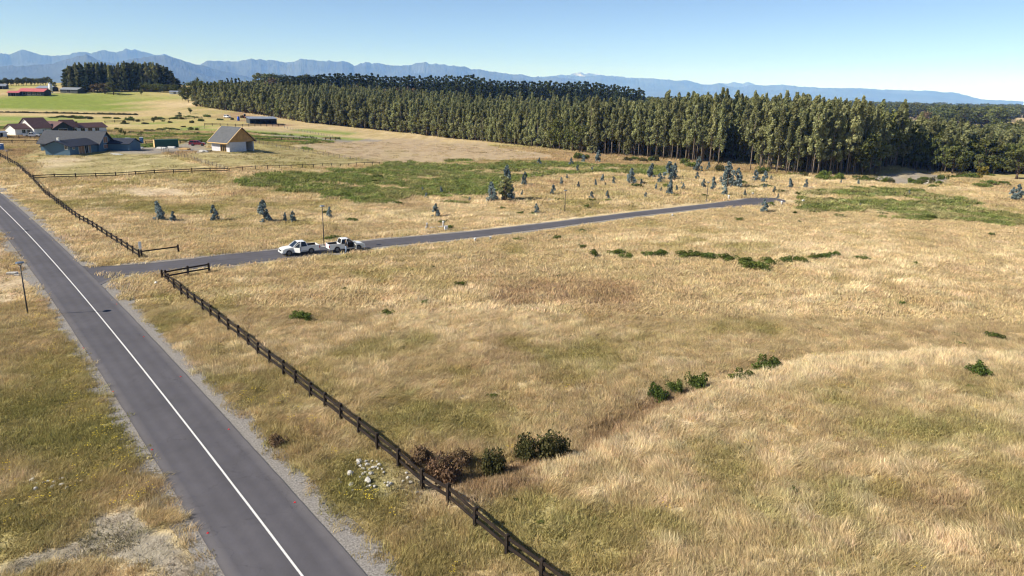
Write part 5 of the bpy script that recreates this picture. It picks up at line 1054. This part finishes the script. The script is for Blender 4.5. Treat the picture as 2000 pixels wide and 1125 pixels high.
for t in (.2, .4, .6, .8): opening(o, (t * L, 0, 1), 'y-', 2.2, 1.5)
o, k2, L = house('farm_shed', 'small red roofed annex at the left end of the farm', (16, 188), (37, 188), 'shed'); gable(o, 0, L, 0, 7, 7 * k, 10 * k, 'x', m_darkwall, m_redroof, .6); opening(o, (L * .5, 0, 0), 'y-', 3, 2.6, m_interior, 'door')
for a_, b_, h_, lab in (((72, 178), (100, 179), 8, 'grey roofed shed behind the red roofed farm building'), ((118, 181), (152, 183), 8, 'dark shed with grey roof right of the red roofed farm'), ((-12, 174), (11, 174), 8, 'dark farm shed at the left picture edge on the hill')):
    o, k2, L = house('farm_shed', lab, a_, b_, 'shed'); gable(o, 0, L, 0, 8, h_ * k2 * .8, h_ * k2 * 1.25, 'x', m_darkwall, m_zinc, .6); opening(o, (L * .5, 0, 0), 'y-', 4, 2.4, m_interior, 'door')
p = at(100, 182); o = thing('grain_silo', 'slim white grain silo beside the farm sheds', 'silo', p); MB().tube([(0, 0, -.5), (0, 0, 7)], 1.3, 14).build('drum', m_whitewall, o, smooth=True); MB().tube([(0, 0, 7.01), (0, 0, 8.2)], [1.4, .2], 14).build('cap', m_zinc, o)
o, k2, L = house('garden_shed', 'small white shed at the left edge beside the white house', (-10, 271), (15, 270), 'shed'); gable(o, 0, L, 0, 4, 10 * k2, 12 * k2, 'x', m_whitewall, m_zinc, .3); opening(o, (L * .45, 0, 0), 'y-', 1.8, 1.8, m_interior, 'door')
o, k2, L = house('farm_house', 'tiny white house beyond the pale green field', (331, 184), (352, 184)); gable(o, 0, L, 0, 7, 4 * k2, 6.5 * k2, 'x', m_whitewall, m_zinc, .3); opening(o, (L * .5, 0, .5), 'y-', 1.8, 1.4)
# site equipment
m_toilet = mat('toilet_blue', (.04, .16, .42), .5); m_contg = mat('container_green', (.02, .075, .062), .6, .15, 1, bump=.2); m_tank = mat('tank_blue', (.02, .10, .55), .4)
for px, py, lab in ((277, 281, 'blue portable toilet beside the white car'), (4, 295, 'blue portable toilet at the left picture edge')):
    p = at(px, py); o = thing('portable_toilet', lab, 'toilet', p, rad(20)); MB().box((-.55, -.55, 0), (.55, .55, 2.05)).build('cabin', m_toilet, o, bevel=.03); MB().box((-.6, -.6, 2.05), (.6, .6, 2.25)).build('roof', m_whitewall, o, bevel=.08); MB().box((-.4, -.58, .1), (.4, -.555, 1.95)).build('door', m_toilet, o); MB().box((-.2, -.6, 1.5), (.2, -.57, 1.75)).build('vent', m_whitewall, o)
p = at(303, 289); b_ = at(345, 288); k = mpp(p); o = thing('shipping_container', 'dark green shipping container between the two yards', 'container', p, math.atan2(b_.y - p.y, b_.x - p.x)); L = 43 * k; Hc = 2.6
MB().box((0, 0, .12), (L, 2.4, Hc)).build('body', m_contg, o)
for t in np.linspace(.04, .96, 14): MB().box((t * L - .12, -.045, .3), (t * L + .12, -.003, Hc - .2)).build('corrugation', m_contg, o)
MB().box((-.06, .05, .15), (-.003, 2.35, Hc - .05)).build('door', m_newwood, o)
p = at(466, 236); o = thing('water_tank', 'bright blue upright water tank left of the dark barn', 'tank', p); k = mpp(p); MB().tube([(0, 0, 0), (0, 0, 7.2 * k), (0, 0, 8 * k)], [2.3 * k, 2.3 * k, 1.2 * k], 16).build('drum', m_tank, o, smooth=True); MB().tube([(0, 0, 8 * k), (0, 0, 8.6 * k)], .35, 10).build('lid', m_blackp, o)
p = at(481, 231); o = thing('tractor', 'orange tractor standing left of the dark barn', 'tractor', p, rad(25)); MB().box((-.2, -.45, .7), (1.9, .45, 1.5)).build('hood', m_orange, o, bevel=.08); MB().box((-1.5, -.75, .8), (-.2, .75, 1.6)).build('body', m_orange, o, bevel=.08)
mb = MB(); mb.box((-1.4, -.7, 2.5), (-.2, .7, 2.65)); [mb.box((x_, y_, 1.6), (x_ + .08, y_ + .08, 2.5)) for x_ in (-1.4, -.3) for y_ in (-.7, .62)]; mb.build('cab', m_white, o); MB().box((-1.3, -.6, 1.6), (-.3, .6, 2.48)).build('window', m_glass, o)
for x_, r_ in ((-.9, .8), (1.4, .5)):
    for s_ in (-1, 1): w = MB().tube([(0, -.2, 0), (0, .2, 0)], r_, 18).build('wheel', m_tyre, o); w.location = (x_, .95 * s_, r_); MB().tube([(0, -.21, 0), (0, .21, 0)], r_ * .5, 12).build('rim', m_orange, w)
def stack(name, label, px, py, w, d, h, m, n_=5, group=None, cat='pile'):
    p = at(px, py); o = thing(name, label, cat, p, random.uniform(-.3, .3), group)
    for k in range(n_): x_ = random.uniform(-w * .15, w * .15); MB().box((-w / 2 + x_, -d / 2 + random.uniform(-.1, .1), k * h / n_ + .004), (w / 2 + x_, d / 2 + random.uniform(-.1, .1), (k + 1) * h / n_ - .004)).build('board' if m is m_newwood else 'sheet', m, o)
    return o
stack('lumber_pile', 'pile of pale new boards in the gravel yard', 363, 293, 3.2, 1.6, .6, m_newwood); stack('sheet_stack', 'low stack of white building sheets beside the blue house', 271, 290, 2.6, 1.4, .5, m_whitewall, 3); stack('sheet_stack', 'white wrapped packs in front of the container left end', 316, 290.5, 3.0, 1, .55, m_whitewall, 2); stack('sheet_stack', 'white wrapped packs in front of the container right end', 337, 289.5, 2.2, 1, .6, m_whitewall, 2); stack('sheet_stack', 'white sheet lying on the ground right of the blue house', 228, 302, 2.6, 1.2, .3, m_whitewall, 2); stack('lumber_pile', 'few pale boards lying in the yard left of the blue house', 68, 306, 2.4, .5, .15, m_newwood, 2)
stack('lumber_pile', 'grey boards beside the felt covered mound at the timber house', 408, 296, 1.6, 1, .5, m_greywood, 3)
p = at(396, 297); q_ = SB; o = thing('rubble_mound', 'grey rubble mound left of the timber house', 'mound', p); link('heap', stone_mesh('heap', 77, m_conc, 3), o).scale = (3.6, 2.6, 1.9)
# roadside markers, signs, loose objects
m_wp = mat('white_paint', (.74, .74, .73), .6, .1, 6); m_sign = mat('sign_back', (.70, .71, .73), .4, metal=.2); m_pinkw = mat('marker_cap', (.55, .40, .38), .7)
p = at(276, 503); k = mpp(p); o = thing('road_sign', 'white road sign on a thin post, seen edge on', 'road sign', p, rad(55)); MB().tube([(0, 0, -.2), (0, 0, 2.3)], .03, 8).build('post', m_sign, o); MB().hexa([(-.20, -.012, 1.35), (.20, -.012, 1.35), (.20, .012, 1.35), (-.20, .012, 1.35), (-.20, -.012, 2.25), (.20, -.012, 2.25), (.20, .012, 2.25), (-.20, .012, 2.25)]).build('sign_plate', m_wp, o)
def marker(px, py, h, w, label, m=None, group='white markers along the side road'):
    p = at(px, py); o = thing('marker_post', label, 'marker post', p, random.uniform(0, 1), group); MB().box((-w / 2, -w / 2, -.2), (w / 2, w / 2, h * .8)).build('post', m or m_conc, o); MB().box((-w * .56, -w * .56, h * .8), (w * .56, w * .56, h)).build('cap', m_wp, o, bevel=.01)
for a_ in ((834, 445, .95, .22, 'left white topped marker post above the side road'), (866, 444, 1.15, .22, 'right white topped marker post beside the white box'), (928, 474, .7, .25, 'left white marker post below the side road'), (958, 471, .65, .25, 'right white marker post below the side road'), (1313, 425, .7, .22, 'lone white marker post below the far side road'), (1423, 389, .9, .35, 'white marker post left of the turning head'), (1526, 402, .9, .3, 'white marker post right of the turning head sapling'), (1568, 398, .9, .4, 'white marker post beyond the end of the turning head'), (1470, 380, .5, .4, 'white marker behind the turning head')): marker(*a_)
def utility(px, py, w, d, h, label): p = at(px, py); o = thing('utility_box', label, 'box', p, rad(15)); MB().box((-w / 2, -d / 2, -.1), (w / 2, d / 2, h)).build('box', m_wp, o, bevel=.02); MB().box((-w / 2 - .04, -d / 2 - .04, h), (w / 2 + .04, d / 2 + .04, h + .06)).build('lid', m_sign, o)
utility(871, 450, .5, .5, .7, 'upright white utility box nearest the side road'); utility(845, 446, .7, .35, .18, 'low white slab box between the two marker posts'); utility(860, 445, .6, .3, .22, 'low white box touching the right marker post'); utility(908, 447, .7, .35, .10, 'flat white slab on the verge above the side road'); utility(832, 446.5, .2, .2, .4, 'small white stub left of the slab box')
p = at(24, 536); o = thing('concrete_slab', 'broken pale concrete slab lying left of the street lamp', 'slab', p, rad(12)); mb = MB(); mb.prism([(-.55, -.3), (.5, -.4), (.65, .1), (.4, .35), (-.5, .3)], 'z', .05, .28); mb.build('slab', m_conc, o, bevel=.02); MB().box((.5, -.8, -.05), (1.0, -.5, .12)).build('fragment', m_conc, o)
p = at(305, 556); o = link('stone', stone_mesh('stone', 401, m_wp), None, p + Vector((0, 0, .2))); o.scale = (.5, .4, .45); tag(o, 'lone white stone in the grass left of the fence corner', 'stone')
SM = [stone_mesh('stone', 410 + i, mat('pile_stone', (.46, .44, .40), .9, .3, 3, .15, bump=.5, bscale=9), 2) for i in range(5)]
def stones(lst, label, group):
    for px, py, w in lst:
        p = at(px, py); o = link('stone', random.choice(SM), None, p + Vector((0, 0, .04 + w * .12))); s = w * random.uniform(.85, 1.15); o.scale = (s, s * random.uniform(.7, 1), s * random.uniform(.6, .85)); o.rotation_euler = (random.uniform(-.3, .3), random.uniform(-.3, .3), random.uniform(0, 6.28)); tag(o, label, 'stone', group)
Z_ = lambda x, y: (660 + x / 11.1, 880 + y / 11.1)
stones([(*Z_(x, y), w) for x, y, w in ((465, 265, .42), (440, 310, .3), (610, 270, .3), (640, 340, .38), (490, 370, .25), (750, 265, .3), (850, 280, .25), (905, 350, .42), (560, 430, .3), (690, 440, .22), (760, 400, .25), (820, 400, .28), (870, 430, .25), (960, 440, .25), (265, 540, .45), (650, 700, .55), (285, 770, .42), (330, 500, .2), (1020, 740, .2), (1090, 735, .22), (1150, 760, .35), (1080, 800, .25), (1520, 620, .32), (1570, 700, .32), (1490, 510, .25), (1410, 690, .2), (1700, 860, .3), (1780, 950, .25), (1490, 960, .18), (720, 540, .3), (600, 500, .22), (1000, 510, .25), (700, 800, .25), (640, 820, .2), (60, 720, .25), (40, 660, .25), (325, 890, .2), (540, 540, .25), (480, 610, .22), (790, 810, .22))], 'pale stone of the rubble patch between road and fence', 'stones of the rubble patch')
stones([(820, 908, .35), (815, 898, .2), (835, 912, .22)], 'pale stone just behind the fence near the bramble', 'stones behind the fence')
stones([(70 + random.uniform(-30, 90), 945 + random.uniform(-12, 10), random.uniform(.15, .32)) for _ in range(18)], 'pale stone in the weeds left of the main road', 'stones left of the road')
stones([(1700 + 16 * k_, 352 + 4 * (k_ % 3) + random.uniform(-3, 3), random.uniform(.5, 1.3)) for k_ in range(9)], 'pale boulder lying in the sand pit below the plantation', 'boulders in the sand pit')
m_stud = mat('red_reflector', (.6, .015, .02), .3); sm = MB(); sm.hexa([(-.06, -.05, 0), (.06, -.05, 0), (.06, .05, 0), (-.06, .05, 0), (-.035, -.03, .035), (.035, -.03, .035), (.035, .03, .035), (-.035, .03, .035)]); sm = sm.mesh('road_stud', m_stud)
for px, py in ((163, 681), (221, 766), (297, 880), (406, 1043), (281, 659), (353, 737), (447, 840), (576, 983), (228, 595)):
    p = at(px, py); o = link('road_stud', sm, None, (p.x, p.y, float(height(p.x, p.y)) + .058)); tag(o, 'small red reflector stud along the edge of the main road', 'road stud', 'red road studs')

# ------------------------------------------------------------------ the air
m_haze = bpy.data.materials.new('haze_air'); m_haze.use_nodes = True; n = m_haze.node_tree.nodes; l = m_haze.node_tree.links
n.remove(n['Principled BSDF']); pv = n.new('ShaderNodeVolumePrincipled'); l.new(pv.outputs[0], n['Material Output'].inputs['Volume'])
pv.inputs["Color"].default_value = (.17, .38, 1.0, 1); pv.inputs["Absorption Color"].default_value = (1, 1, 1, 1); pv.inputs['Density'].default_value = 6.2e-5; pv.inputs['Anisotropy'].default_value = -0.2
mb = MB(); mb.box((-41500, -41500, -64), (41500, 41500, 1500)); hz = mb.build('haze', m_haze); tag(hz, kind='stuff')
